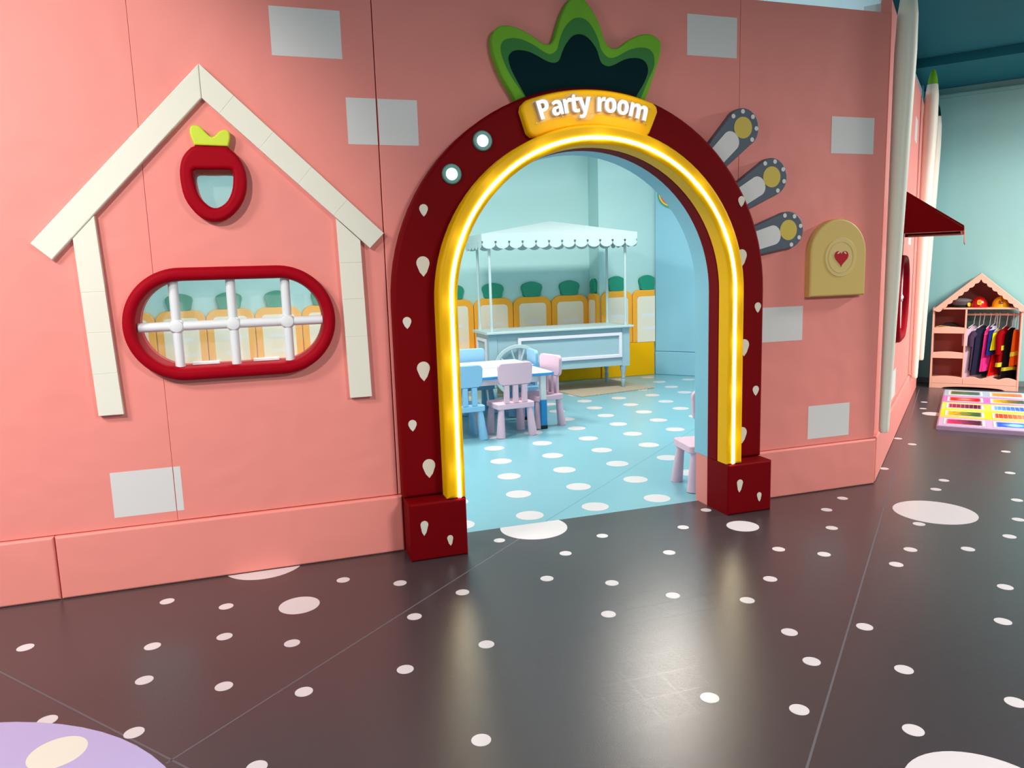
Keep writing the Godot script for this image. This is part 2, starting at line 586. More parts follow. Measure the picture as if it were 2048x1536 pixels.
func arch_hole(r: float, y0: float) -> PackedVector2Array:
	var l := PackedVector2Array([Vector2(-r, y0), Vector2(r, y0)])
	for j in 49:
		var a := PI * j / 48
		l.append(Vector2(cos(a) * r, ARCH_Y + sin(a) * r))
	return l

func oval(cx: float, cy: float, w: float, hh: float, k := 20) -> PackedVector2Array:
	return rrect(cx - w / 2, cy - hh / 2, cx + w / 2, cy + hh / 2, hh / 2 - 0.0005, k)

var berry_in := PackedVector2Array()
var berry_out := PackedVector2Array()

func front_wall() -> void:
	berry_in = smooth(poly([-1.942, 1.92, -1.931, 1.934, -1.887, 1.934, -1.833, 1.935, -1.785, 1.935, -1.773, 1.923, -1.773, 1.896, -1.78, 1.853, -1.794, 1.816, -1.816, 1.786, -1.85, 1.766, -1.878, 1.769, -1.902, 1.789, -1.922, 1.816, -1.936, 1.855, -1.942, 1.895]), 2)
	var w := structure("wall_front", "pink padded wall of the party room with white rectangles")
	var ov := oval(-1.827, 1.24, 0.85, 0.42)
	var bh := inset(ccw(berry_in), -0.01)
	var ah := arch_hole(0.788, -0.5)
	var spans := [[-3.6, -2.1533, 0.002], [-2.1527, -1.095, 0.004], [-1.091, 0.9548, 0.006], [0.9552, 2.0, 0.0015]]
	for i in spans.size():
		var x0: float = spans[i][0]
		var x1: float = spans[i][1]
		var l := rect(x0, 0.303, x1, 2.9)
		if i == 0 or i == 1:
			l = Geometry2D.clip_polygons(l, ov)[0]
		if i == 2:
			l = Geometry2D.clip_polygons(l, ah)[0]
		obj("padded_panel", slab(l, -0.145, 0.0, spans[i][2], [bh] if i == 1 else []), M.pink_vinyl, w)
	var back := Geometry2D.clip_polygons(rect(-3.6, 0.0, 1.97, 2.895), ah)
	obj("backing", slab(back[0], -0.16, -0.146, 0.0, [ov, bh]), M.aqua_paint, w)
	for p in [[-1.562, 2.457, -1.243, 2.673], [-1.239, 2.068, -1.0975, 2.284], [-1.0885, 2.068, -0.895, 2.284], [0.616, 2.582, 0.932, 2.796], [1.595, 2.081, 1.909, 2.293], [1.1, 0.972, 1.424, 1.18], [1.485, 0.343, 1.801, 0.553], [-2.421, 0.352, -2.155, 0.568], [-2.151, 0.352, -2.12, 0.568]]:
		obj("white_patch", slab(rect(p[0], p[1], p[2], p[3]), 0.0002, 0.001), M.print_white, w)
	var b := structure("baseboard_front", "pink padded base strip along the party room front")
	for p in [[-3.6, -2.675, -0.145], [-2.671, -1.074, -0.145], [1.074, 2.005, -0.145]]:
		obj("base_pad", slab(rect(p[0], 0.0, p[1], 0.3), p[2], 0.022, 0.012), M.pink_vinyl, b)
	for s in [-1.0, 1.0]:
		obj("base_pad", slab(rect(minf(s * 0.777, s * 1.072), 0.0, maxf(s * 0.777, s * 1.072), 0.3), -0.145, -0.018, 0.003), M.pink_vinyl, b)

func arch() -> void:
	var t := thing("strawberry_arch", "dark red arch with yellow inner ring and lit strip around the doorway", "archway", Vector3(0, 0, 0))
	tag(obj("red_surround", slab(arch_band(1.078, 0.776, 0.302), 0.0015, 0.09, 0.018), M.red_vinyl, t), "dark red padded outer arch")
	obj("red_lining", slab(arch_band(0.7865, 0.776, 0.302), -0.016, 0.001), M.red_vinyl, t)
	tag(obj("blue_lining", slab(arch_band(0.7865, 0.776, 0.302), -0.16, -0.0165), M.sky_vinyl, t), "pale blue lining of the doorway")
	tag(obj("yellow_ring", slab(arch_band(0.873, 0.775, 0.302), 0.0905, 0.195, 0.018), M.yellow_vinyl, t), "yellow padded inner ring")
	tag(obj("led_strip_light", slab(arch_band(0.817, 0.801, 0.306), 0.1952, 0.1985, 0.001), M.led_strip_light, t), "glowing white light strip")
	for s in [-1.0, 1.0]:
		var x0 := minf(s * 0.776, s * 1.072)
		var block := obj("foot_block", slab(rect(x0, 0.0, x0 + 0.296, 0.3), -0.016, 0.2, 0.012, [], 0.0), M.red_vinyl, t)
		for q in [[-1.0, 0.17, 0.04, 0.078, 0.06], [-0.869, 0.088, 0.031, 0.057, -0.05]]:
			var sx: float = q[0] if s < 0 else (0.853 if q[1] > 0.1 else 0.988)
			obj("seed", slab(seed_shape(sx, q[1], q[2], q[3], -q[4]), 0.2, 0.2012), M.seed_white, block)
	for q in [[-0.921, 1.475, 1], [-0.944, 0.952, 1], [-0.94, 0.447, 1], [-0.905, 1.747, 0], [-1.015, 1.2, 0], [-1.014, 0.679, 0], [0.914, 1.79, 0], [1.035, 1.189, 0], [1.031, 0.7, 0], [0.921, 1.475, 1], [0.946, 0.96, 1], [0.94, 0.44, 1]]:
		obj("seed", slab(seed_shape(q[0], q[1], 0.066 if q[2] else 0.043, 0.1 if q[2] else 0.06), 0.0902, 0.0914), M.seed_white, t)
	# the strip's light
	for j in 15:
		var p := Vector2(-0.81, 0.45 + 0.28 * j) if j < 4 else (Vector2(0.81, 0.45 + 0.28 * (14 - j)) if j > 10 else Vector2(-cos(PI * (j - 3) / 8.0) * 0.81, ARCH_Y + sin(PI * (j - 3) / 8.0) * 0.81))
		omni(Vector3(p.x, p.y, 0.25), 0.0025, Color(1.0, 0.97, 0.86), 0.02)
	for q in [[-0.593, 2.083, "upper round spotlight set in the left shoulder of the red arch"], [-0.757, 1.921, "lower round spotlight set in the left shoulder of the red arch"]]:
		var s := thing("recessed_spotlight", q[2], "light", Vector3(q[0], q[1], 0.0902), 0.0, "round spotlights on the red arch")
		obj("rim", slab(disc(0, 0, 0.05, 32), 0.0, 0.012, 0.006, [disc(0, 0, 0.029, 32)]), M.spot_rim, s)
		obj("lens_light", slab(disc(0, 0, 0.0285, 32), 0.0, 0.009, 0.003), M.spot_lens, s)
		omni(Vector3(q[0], q[1], 0.125), 0.0012, Color(0.95, 1.0, 1.0), 0.03)

func leaf_and_sign() -> void:
	var ring := disc(0, ARCH_Y, 1.079, 160)
	var t := thing("leaf_crown", "three-lobed green strawberry leaf on top of the red arch", "wall decoration", Vector3(-0.04, 2.33, 0))
	var a := [-0.414, 2.324, -0.455, 2.388, -0.484, 2.447, -0.507, 2.515, -0.515, 2.57, -0.506, 2.611, -0.477, 2.641, -0.441, 2.65, -0.395, 2.646, -0.344, 2.631, -0.298, 2.609, -0.257, 2.583, -0.22, 2.574, -0.194, 2.585, -0.174, 2.619, -0.154, 2.681, -0.132, 2.734, -0.104, 2.783, -0.076, 2.811, -0.049, 2.821, -0.017, 2.811, 0.009, 2.782, 0.036, 2.751, 0.066, 2.701, 0.084, 2.66, 0.098, 2.618, 0.122, 2.585, 0.156, 2.577, 0.19, 2.589, 0.235, 2.621, 0.287, 2.646, 0.339, 2.66, 0.385, 2.655, 0.42, 2.633, 0.43, 2.599, 0.42, 2.544, 0.396, 2.478, 0.372, 2.412, 0.346, 2.351, 0.318, 2.282, 0.29, 2.21, -0.335, 2.2, -0.375, 2.262]
	var b := [-0.372, 2.346, -0.415, 2.403, -0.444, 2.453, -0.465, 2.507, -0.469, 2.544, -0.455, 2.573, -0.424, 2.587, -0.388, 2.59, -0.347, 2.584, -0.29, 2.562, -0.249, 2.539, -0.217, 2.526, -0.191, 2.53, -0.166, 2.553, -0.155, 2.591, -0.135, 2.64, -0.107, 2.679, -0.074, 2.705, -0.042, 2.712, -0.009, 2.705, 0.023, 2.679, 0.05, 2.637, 0.066, 2.6, 0.076, 2.567, 0.104, 2.535, 0.137, 2.526, 0.177, 2.539, 0.233, 2.569, 0.291, 2.586, 0.342, 2.587, 0.374, 2.57, 0.387, 2.541, 0.383, 2.492, 0.353, 2.431, 0.324, 2.37, 0.29, 2.3, 0.26, 2.22, -0.29, 2.22, -0.33, 2.285]
	var c := [-0.363, 2.344, -0.395, 2.399, -0.419, 2.444, -0.431, 2.49, -0.422, 2.514, -0.401, 2.53, -0.365, 2.535, -0.318, 2.529, -0.272, 2.511, -0.23, 2.492, -0.193, 2.484, -0.166, 2.491, -0.152, 2.51, -0.138, 2.544, -0.116, 2.583, -0.083, 2.619, -0.045, 2.632, -0.007, 2.623, 0.026, 2.597, 0.053, 2.56, 0.066, 2.523, 0.079, 2.497, 0.113, 2.483, 0.152, 2.493, 0.209, 2.521, 0.266, 2.533, 0.312, 2.529, 0.34, 2.508, 0.349, 2.474, 0.337, 2.434, 0.311, 2.388, 0.291, 2.36, 0.265, 2.31, 0.23, 2.22, -0.28, 2.22, -0.325, 2.285]
	var at := -t.position
	obj("leaf", slab(Geometry2D.clip_polygons(smooth(poly(a), 3), ring)[0], 0.001, 0.05, 0.009), M.leaf_light, t, at)
	tag(obj("middle_band", slab(Geometry2D.clip_polygons(smooth(poly(b), 3), ring)[0], 0.0502, 0.0512), M.leaf_mid, t, at), "darker green middle band")
	tag(obj("dark_core", slab(Geometry2D.clip_polygons(smooth(poly(c), 3), ring)[0], 0.0514, 0.0524), M.leaf_dark, t, at), "very dark green core")
	# sign
	var s := thing("party_room_sign", "yellow lit sign reading Party room above the doorway", "sign", Vector3(-0.02, 2.12, 0.0902))
	at = -Vector3(s.position.x, s.position.y, 0)
	var l := PackedVector2Array()
	for j in 25:
		var th := deg_to_rad(lerpf(-20.6, 18.4, j / 24.0))
		l.append(Vector2(sin(th), cos(th)) * 1.056 + Vector2(0, ARCH_Y))
	for q in [[1.045, 19.8], [1.022, 20.6], [0.95, 20.4], [0.905, 20.2]]:
		l.append(Vector2(sin(deg_to_rad(q[1])), cos(deg_to_rad(q[1]))) * q[0] + Vector2(0, ARCH_Y))
	for j in 25:
		var th := deg_to_rad(lerpf(19.4, -21.4, j / 24.0))
		l.append(Vector2(sin(th), cos(th)) * 0.8745 + Vector2(0, ARCH_Y))
	for q in [[0.885, -22.9], [0.91, -23.7], [1.02, -23.1], [1.043, -22.2]]:
		l.append(Vector2(sin(deg_to_rad(q[1])), cos(deg_to_rad(q[1]))) * q[0] + Vector2(0, ARCH_Y))
	obj("backing_pad", slab(l, 0.0, 0.05, 0.014), M.yellow_vinyl, s, at)
	var font := SystemFont.new()
	font.font_names = PackedStringArray(["Droid Sans"])
	font.font_weight = 700
	var em := 0.126
	var halo := PackedVector2Array()
	var marks := [["P", -17.5, 0.46, 0.72, 0.0], ["a", -13.0, 0.46, 0.57, 0.0], ["r", -9.9, 0.33, 0.56, 0.0], ["t", -7.3, 0.36, 0.68, 0.0], ["y", -4.2, 0.54, 0.57, 0.23], [" ", -1.6, 0.3, 0.5, 0.0], ["r", 1.0, 0.33, 0.56, 0.0], ["o", 4.2, 0.5, 0.57, 0.0], ["o", 8.3, 0.5, 0.57, 0.0], ["m", 13.6, 0.79, 0.57, 0.0]]
	for q in marks:
		var th: float = deg_to_rad(q[1])
		var hw: float = q[2] * em / 2 + 0.013
		var o := Vector2(sin(th), cos(th)) * 0.94 + Vector2(0, ARCH_Y)
		var box := rrect(-hw, -0.012 - q[4] * em, hw, q[3] * em + 0.013, 0.014, 5)
		for i in box.size():
			box[i] = box[i].rotated(-th) + o
		halo = box if halo.is_empty() else Geometry2D.merge_polygons(halo, box)[0]
	halo = Geometry2D.offset_polygon(Geometry2D.offset_polygon(halo, 0.02, Geometry2D.JOIN_ROUND)[0], -0.022, Geometry2D.JOIN_ROUND)[0]
	tag(obj("halo_plate", slab(halo, 0.0502, 0.06, 0.003), M.clear_acrylic, s, at), "scalloped clear acrylic plate behind the letters")
	for q in marks:
		if q[0] == " ":
			continue
		var tm := TextMesh.new()
		tm.font = font
		tm.text = q[0]
		tm.font_size = 64
		tm.pixel_size = em / 64.0
		tm.depth = 0.02
		tm.curve_step = 1.0
		var th: float = deg_to_rad(q[1])
		var base := Vector2(sin(th), cos(th)) * (0.94 + 0.345 * em) + Vector2(0, ARCH_Y)
		var body := obj("letter", tm, M.letter_body, s, Vector3(base.x, base.y, 0.0705) + at, Vector3(0, 0, -th))
		var face: TextMesh = tm.duplicate()
		face.depth = 0.002
		obj("letter_face_light", face, M.letter_light, body, Vector3(0, 0, 0.0112))
	for q in [[-18.9, 1.03], [-20.4, 0.935], [-7.2, 1.03], [-1.6, 1.005], [-1.6, 0.935], [-11.5, 0.933], [17.6, 0.93], [17.5, 1.015]]:
		var th := deg_to_rad(q[0])
		obj("screw", lathe([Vector2(0, 0.003), Vector2(0.002, 0.003), Vector2(0.003, 0.001), Vector2(0.003, 0)], 8), M.steel, s, Vector3(sin(th) * q[1], cos(th) * q[1] + ARCH_Y, 0.06) + at, Vector3(PI / 2, 0, 0))
	for x in [-17.5, -13.0, -8.5, -4.2, 1.0, 4.2, 8.3, 12.2, 15.0]:
		var th := deg_to_rad(x)
		omni(Vector3(sin(th) * 0.975, cos(th) * 0.975 + ARCH_Y, 0.24), 0.004, Color(1.0, 0.97, 0.9), 0.04)

func petals_and_plaque() -> void:
	var names := ["topmost", "middle", "lowest"]
	var ring := disc(0, ARCH_Y, 1.079, 160)
	for i in 3:
		var ang := deg_to_rad([43.8, 29.3, 15.1][i])    # from the +x axis
		var u := Vector2.from_angle(ang)
		var w := u.orthogonal() * -1.0
		var c := Vector2(0, ARCH_Y)
		var t := thing("petal_paddle", "%s of three grey paddle-shaped petals right of the red arch" % names[i], "wall decoration", Vector3((c + u * 1.2).x, (c + u * 1.2).y, 0), 0.0, "grey petals beside the arch")
		var at := -t.position
		var l := PackedVector2Array([c + u * 1.02 - w * 0.078])
		for j in 25:
			var a := deg_to_rad(-104.0) + deg_to_rad(208.0) * j / 24
			l.append(c + u * (1.32 + cos(a) * 0.107) + w * sin(a) * 0.107)
		l.append(c + u * 1.02 + w * 0.078)
		obj("pad", slab(Geometry2D.clip_polygons(l, ring)[0], 0.001, 0.04, 0.007), M.slate, t, at)
		var hd := c + u * 1.32
		tag(obj("yellow_disc", slab(disc(hd.x, hd.y, 0.059, 36), 0.0402, 0.0412), M.petal_yellow, t, at), "mustard yellow disc")
		var e := PackedVector2Array()
		e.append(c + u * 1.02 - w * 0.052)
		for j in 17:
			var a := deg_to_rad(-90.0) + PI * j / 16
			e.append(c + u * (1.212 + cos(a) * 0.05) + w * sin(a) * 0.056)
		e.append(c + u * 1.02 + w * 0.052)
		tag(obj("white_tongue", slab(Geometry2D.clip_polygons(e, ring)[0], 0.0402, 0.0412), M.print_white, t, at), "white rounded tongue")
		for d in [-90.0, -45.0, 0.0, 48.0, 93.0]:
			var q := hd + u.rotated(deg_to_rad(d)) * 0.088
			obj("white_spot", slab(disc(q.x, q.y, 0.0125, 16), 0.0402, 0.0412), M.print_white, t, at)
	var t := thing("heart_plaque", "tan arched wall plaque with a small red heart", "plaque", Vector3(1.637, 1.232, 0))
	var at := -t.position
	var l := PackedVector2Array([Vector2(1.432, 1.232), Vector2(1.842, 1.232)])
	for j in 25:
		l.append(Vector2(1.637, 1.489) + Vector2.from_angle(PI * j / 24) * 0.205)
	obj("pad", slab(l, 0.001, 0.05, 0.012), M.plaque_tan, t, at)
	obj("raised_disc", slab(disc(1.65, 1.465, 0.117, 48), 0.0502, 0.053, 0.002), M.plaque_ring, t, at)
	obj("inner_ring", slab(disc(1.65, 1.465, 0.094, 48), 0.0532, 0.0545, 0.001, [disc(1.65, 1.465, 0.09, 48)]), M.plaque_tan, t, at)
	var hl := PackedVector2Array()
	for j in 40:
		var a := TAU * j / 40
		hl.append(Vector2(1.651 + 0.0515 * pow(sin(a), 3), 1.463 + 0.0033 * (13.0 * cos(a) - 5.0 * cos(2 * a) - 2.0 * cos(3 * a) - cos(4 * a))))
	tag(obj("heart", slab(hl, 0.0532, 0.056, 0.0015), M.heart_red, t, at), "glossy red heart")
	for q in [[1.628, 1.492, 0.5], [1.676, 1.491, -0.6]]:
		var sh := PackedVector2Array()
		for j in 12:
			sh.append(Vector2(cos(TAU * j / 12) * 0.011, sin(TAU * j / 12) * 0.004).rotated(q[2]) + Vector2(q[0], q[1]))
		obj("white_fleck", slab(sh, 0.0562, 0.0566), M.print_white, t, at)

func battens() -> void:
	var roof := [
		["left sloping white padded roof batten of the house outline", poly([-1.8795, 2.397, -1.8785, 2.249, -2.545, 1.545, -2.621, 1.618]), []],
		["right sloping white padded roof batten of the house outline", poly([-1.8785, 2.397, -1.8775, 2.249, -1.168, 1.572, -1.096, 1.643]), [-1.742, 2.264, -1.81, 2.185, -1.582, 2.11, -1.65, 2.032, -1.42, 1.954, -1.487, 1.877, -1.263, 1.804, -1.333, 1.73]],
		["left upright white padded batten of the house outline", poly([-2.455, 1.636, -2.362, 1.734, -2.33, 0.843, -2.433, 0.843]), [-2.47, 1.402, -2.3, 1.402, -2.47, 1.221, -2.3, 1.221, -2.47, 1.035, -2.3, 1.035]],
		["right upright white padded batten of the house outline", poly([-1.322, 1.715, -1.213, 1.61, -1.201, 0.836, -1.308, 0.836]), [-1.4, 1.504, -1.1, 1.504, -1.4, 1.327, -1.1, 1.327, -1.4, 1.142, -1.1, 1.142]]]
	for r in roof:
		var l: PackedVector2Array = ccw(r[1])
		var lo := l[0]
		var hi := l[0]
		for p in l:
			lo = lo.min(p)
			hi = hi.max(p)
		var t := thing("house_batten", r[0], "batten", Vector3((lo.x + hi.x) / 2, lo.y, 0), 0.0, "white battens of the house outline")
		var pieces: Array = [l]
		var cuts: Array = r[2]
		for i in range(0, cuts.size(), 4):
			var a := Vector2(cuts[i], cuts[i + 1])
			var b := Vector2(cuts[i + 2], cuts[i + 3])
			var d := (b - a).normalized()
			var m := d.orthogonal()
			var half := PackedVector2Array([a - d, b + d, b + d + m * 2.0, a - d + m * 2.0])
			var rest: PackedVector2Array = pieces.pop_back()
			var one := Geometry2D.intersect_polygons(rest, half)
			var two := Geometry2D.clip_polygons(rest, half)
			var pair := [one[0], two[0]]
			# keep the upper piece first, cut on in the lower one
			var c0 := 0.0
			var c1 := 0.0
			for p in pair[0]: c0 += p.y / pair[0].size()
			for p in pair[1]: c1 += p.y / pair[1].size()
			if c0 < c1: pair.reverse()
			pieces.append(pair[0])
			pieces.append(pair[1])
		for p: PackedVector2Array in pieces:
			obj("segment", slab(p, 0.001, 0.03, 0.006 if pieces.size() == 1 else 0.002), M.cream_vinyl, t, -t.position)

func oval_window(called: String, label: String, cx: float, cy: float, hh: float, on_side: bool) -> void:
	var w := structure(called, label)
	w.position = Vector3(cx, cy, 0)
	if on_side:
		side_frame(w, cx, cy)
	tag(obj("frame", slab(oval(0, 0, 0.94, hh + 0.12), 0.001, 0.06, 0.027, [oval(0, 0, 0.83, hh)], 0.0, 5), M.crimson_vinyl, w), "thick rounded red frame")
	obj("liner", slab(oval(0, 0, 0.848, hh + 0.018), -0.16, 0.0005, 0.0, [oval(0, 0, 0.83, hh)]), M.crimson_vinyl, w)
	obj("pane", slab(oval(0, 0, 0.829, hh - 0.001), -0.104, -0.1), M.acrylic_pane, w)
	for x in [-0.248, 0.0, 0.246]:
		var y := hh / 2 if absf(x) < 0.1 else sqrt(maxf(0.0, pow(hh / 2, 2) - pow(maxf(0.0, absf(x) - (0.415 - hh / 2)), 2)))
		obj("upright_bar", tube([Vector3(x, -y, 0.0), Vector3(x, y, 0.0)], 0.0215, 14), M.white_plastic, w)
		obj("cross_joint", lathe([Vector2(0, 0.0245), Vector2(0.027, 0.0245), Vector2(0.035, 0.015), Vector2(0.035, -0.015), Vector2(0.027, -0.0245), Vector2(0, -0.0245)], 16), M.white_plastic, w, Vector3(x, -0.008, 0.0), Vector3(PI / 2, 0, 0))
	obj("cross_bar", tube([Vector3(-0.41, -0.008, 0.0), Vector3(0.41, -0.008, 0.0)], 0.0215, 14), M.white_plastic, w)
	if not on_side:
		for x in [-0.14, 0.135]:
			obj("sill_block", bx(Vector3(x - 0.06, -hh / 2 + 0.001, -0.085), Vector3(x + 0.06, -hh / 2 + 0.015, -0.045), 0.003), M.white_plastic, w)

func berry_window() -> void:
	berry_out = smooth(poly([-1.925, 2.039, -1.954, 2.02, -1.979, 1.989, -1.993, 1.95, -1.998, 1.911, -1.996, 1.862, -1.987, 1.812, -1.964, 1.766, -1.933, 1.729, -1.899, 1.709, -1.862, 1.704, -1.822, 1.713, -1.781, 1.742, -1.748, 1.782, -1.725, 1.83, -1.716, 1.88, -1.717, 1.927, -1.73, 1.97, -1.753, 2.006, -1.777, 2.027, -1.784, 2.0365, -1.83, 2.0375, -1.88, 2.0385]), 2)
	var w := structure("window_2", "small strawberry-shaped window with a red frame and lime leaf")
	w.position = Vector3(-1.857, 1.704, 0)
	var at := -w.position
	tag(obj("frame", slab(berry_out, 0.001, 0.055, 0.02, [berry_in], 0.0, 5), M.crimson_vinyl, w, at), "strawberry-shaped red frame")
	obj("liner", slab(inset(ccw(berry_in), -0.009), -0.16, 0.0005, 0.0, [berry_in]), M.crimson_vinyl, w, at)
	obj("pane", slab(inset(ccw(berry_in), 0.0005), -0.104, -0.1), M.acrylic_pane, w, at)
	var lf := smooth_open(poly([-1.925, 2.041, -1.935, 2.068, -1.941, 2.097, -1.938, 2.118, -1.926, 2.128, -1.911, 2.129, -1.896, 2.124, -1.881, 2.107, -1.864, 2.088, -1.849, 2.079, -1.833, 2.087, -1.816, 2.104, -1.796, 2.112, -1.78, 2.11, -1.772, 2.095, -1.774, 2.069, -1.784, 2.0385]), 2)
	tag(obj("leaf", slab(lf, 0.001, 0.045, 0.008), M.lime, w, at), "two-lobed lime green leaf")

func side_wall() -> void:
	var w := structure("wall_side", "pink padded wall receding past the front wall's right corner")
	side_frame(w)
	var ov := oval(1.36, 1.145, 0.85, 0.57)
	obj("padded_panel", slab(rect(0.06, 0.303, 3.14, 3.0), -0.06, 0.0, 0.008, [ov]), M.pink_vinyl, w)
	obj("padded_panel", slab(rect(3.146, 0.303, 4.3, 3.0), -0.06, 0.0, 0.008), M.pink_vinyl, w)
	obj("backing", slab(rect(0.1, 0.0, 4.3, 2.995), -0.16, -0.061, 0.0, [ov]), M.stripe_white, w)
	for p in [[1.27, 0.343, 1.59, 0.567], [2.3, 1.58, 2.62, 1.79], [2.5, 2.5, 2.8, 2.71]]:
		obj("white_patch", slab(rect(p[0], p[1], p[2], p[3]), 0.0002, 0.001), M.print_white, w)
	var b := structure("baseboard_side", "pink padded base strip along the side wall")
	side_frame(b)
	for p in [[0.035, 3.14], [3.144, 4.3]]:
		obj("base_pad", slab(rect(p[0], 0.0, p[1], 0.3), -0.06, 0.02, 0.012), M.pink_vinyl, b)
	for q in [[0.065, 0.33, 2.985, "leaf_dark", "nearest"], [3.15, 0.27, 3.08, "leaf_light", "middle"], [4.24, 0.33, 2.96, "leaf_dark", "farthest"]]:
		var t := thing("corner_post", "%s of the tall white padded posts with green tips on the side wall" % q[4], "post", Vector3.ZERO, 0.0, "white corner posts with green tips")
		side_frame(t, q[0], q[1], 0.054)
		t.rotate_object_local(Vector3.RIGHT, 0.0125)
		var hh: float = q[2] - q[1]
		obj("post", lathe([Vector2(0, 0), Vector2(0.022, 0), Vector2(0.029, 0.01), Vector2(0.031, 0.04), Vector2(0.05, hh * 0.56), Vector2(0.061, hh - 0.42), Vector2(0.062, hh - 0.3), Vector2(0.057, hh - 0.1), Vector2(0.046, hh), Vector2(0, hh)], 28), M.cream_vinyl, t)
		tag(obj("tip", lathe([Vector2(0.044, hh - 0.002), Vector2(0.04, hh + 0.04), Vector2(0.03, hh + 0.09), Vector2(0.016, hh + 0.13), Vector2(0, hh + 0.145)], 24), M[q[3]], t), "green pointed tip")
	# awning
	var a := thing("window_awning", "dark red canvas awning over the side wall's window", "awning")
	side_frame(a, 0.9, 1.63)
	var top := MB.new()
	var prof := [Vector3(0, 0.34, 0.003), Vector3(0, 0.03, 0.425), Vector3(0, 0.02, 0.425), Vector3(0, 0.325, 0.003)]
	top = slab(poly([-0.003, 0.34, -0.43, 0.035, -0.43, 0.022, -0.003, 0.325]), 0.0, 0.95)
	obj("roof_cloth", top, M.red_vinyl, a, Vector3.ZERO, Vector3(0, PI / 2, 0))
	for s in [0.0, 0.944]:
		obj("side_cloth", slab(poly([-0.003, 0.323, -0.426, 0.02, -0.426, 0.0, -0.003, 0.0]), s, s + 0.006), M.red_vinyl, a, Vector3.ZERO, Vector3(0, PI / 2, 0))
	obj("frame_bar", tube([Vector3(0.02, 0.006, 0.03), Vector3(0.02, 0.006, 0.415), Vector3(0.93, 0.006, 0.415), Vector3(0.93, 0.006, 0.03)], 0.01, 8), M.wood_pink, a)
	for k in 6:
		var l := PackedVector2Array([Vector2(k * 0.158, 0.02)])
		for j in 9:
			l.append(Vector2(k * 0.158 + 0.079 - cos(PI * j / 8) * 0.078, -0.04 - sin(PI * j / 8) * 0.045))
		l.append(Vector2(k * 0.158 + 0.157, 0.02))
		obj("fringe_scallop", slab(l, 0.4315, 0.4355), M.wood_pink if k % 2 == 0 else M.red_vinyl, a)

func room_walls() -> void:
	var b := structure("wall_back", "aqua back wall of the party room with a shallow step")
	obj("wall_left_part", bx(Vector3(-3.75, 0, -5.8), Vector3(2.515, 3.4, -5.65)), M.aqua_paint, b)
	obj("wall_right_part", bx(Vector3(2.516, 0, -5.8), Vector3(3.5, 3.4, -5.33)), M.aqua_paint, b)
	var p := structure("baseboard_back", "yellow padded base strip along the party room's back wall")
	for x in [[-3.6, -1.2], [-1.197, 0.7], [0.703, 2.513]]:
		obj("base_pad", bx(Vector3(x[0], 0, -5.649), Vector3(x[1], 0.455, -5.3), 0.008), M.plinth_yellow, p)
	obj("base_pad", bx(Vector3(2.517, 0, -5.329), Vector3(3.31, 0.455, -5.28), 0.008), M.plinth_yellow, p)
	var l := structure("wall_left", "aqua left wall of the party room")
	obj("wall", bx(Vector3(-3.75, 0, -5.65), Vector3(-3.6, 3.4, -0.15)), M.aqua_paint, l)
	var r := structure("wall_right", "pale blue padded wall at the right of the party room")
	# local x runs along OUT from the back corner, z faces the room
	r.transform = Transform3D(Basis(OUT, Vector3.UP, -ALONG), Vector3(3.325, 0, -5.285))
	obj("padded_panel", slab(rect(0.0, 0.322, 1.6, 3.4), -0.12, 0.0, 0.008), M.sky_vinyl, r)
	obj("padded_panel", slab(rect(1.604, 0.322, 3.1, 3.4), -0.12, 0.0, 0.008), M.sky_vinyl, r)
	obj("base_pad", slab(rect(0.0, 0.0, 1.6, 0.318), -0.12, 0.012, 0.01), M.sky_vinyl, r)
	obj("base_pad", slab(rect(1.604, 0.0, 3.1, 0.318), -0.12, 0.012, 0.01), M.sky_vinyl, r)
	var c := structure("ceiling", "pale blue ceiling over the party room")
	flat("slab", room_outline(), 3.2, 3.3, M.room_ceiling, c)
	# watermelon
	var t := thing("watermelon_pad", "orange half-round melon slice with green rind on the blue wall", "wall decoration")
	t.transform = Transform3D(Basis(OUT, Vector3.UP, -ALONG), Vector3(3.325, 0, -5.285) + OUT * 0.245 + Vector3.UP * 2.235)
	for q in [[0.2, 0.001, 0.03, "rind", Color(0.25, 0.6, 0.35)], [0.183, 0.0302, 0.032, "pale_rind", Color(0.93, 0.85, 0.35)], [0.168, 0.0322, 0.034, "flesh", Color(0.92, 0.36, 0.25)]]:
		var half := PackedVector2Array()
		for j in 25:
			half.append(Vector2(0, 0.2) + Vector2.from_angle(PI + PI * j / 24) * q[0])
		obj(q[3], slab(half, q[1], q[2], 0.0), mat("melon_" + q[3], q[4], 0.5), t)

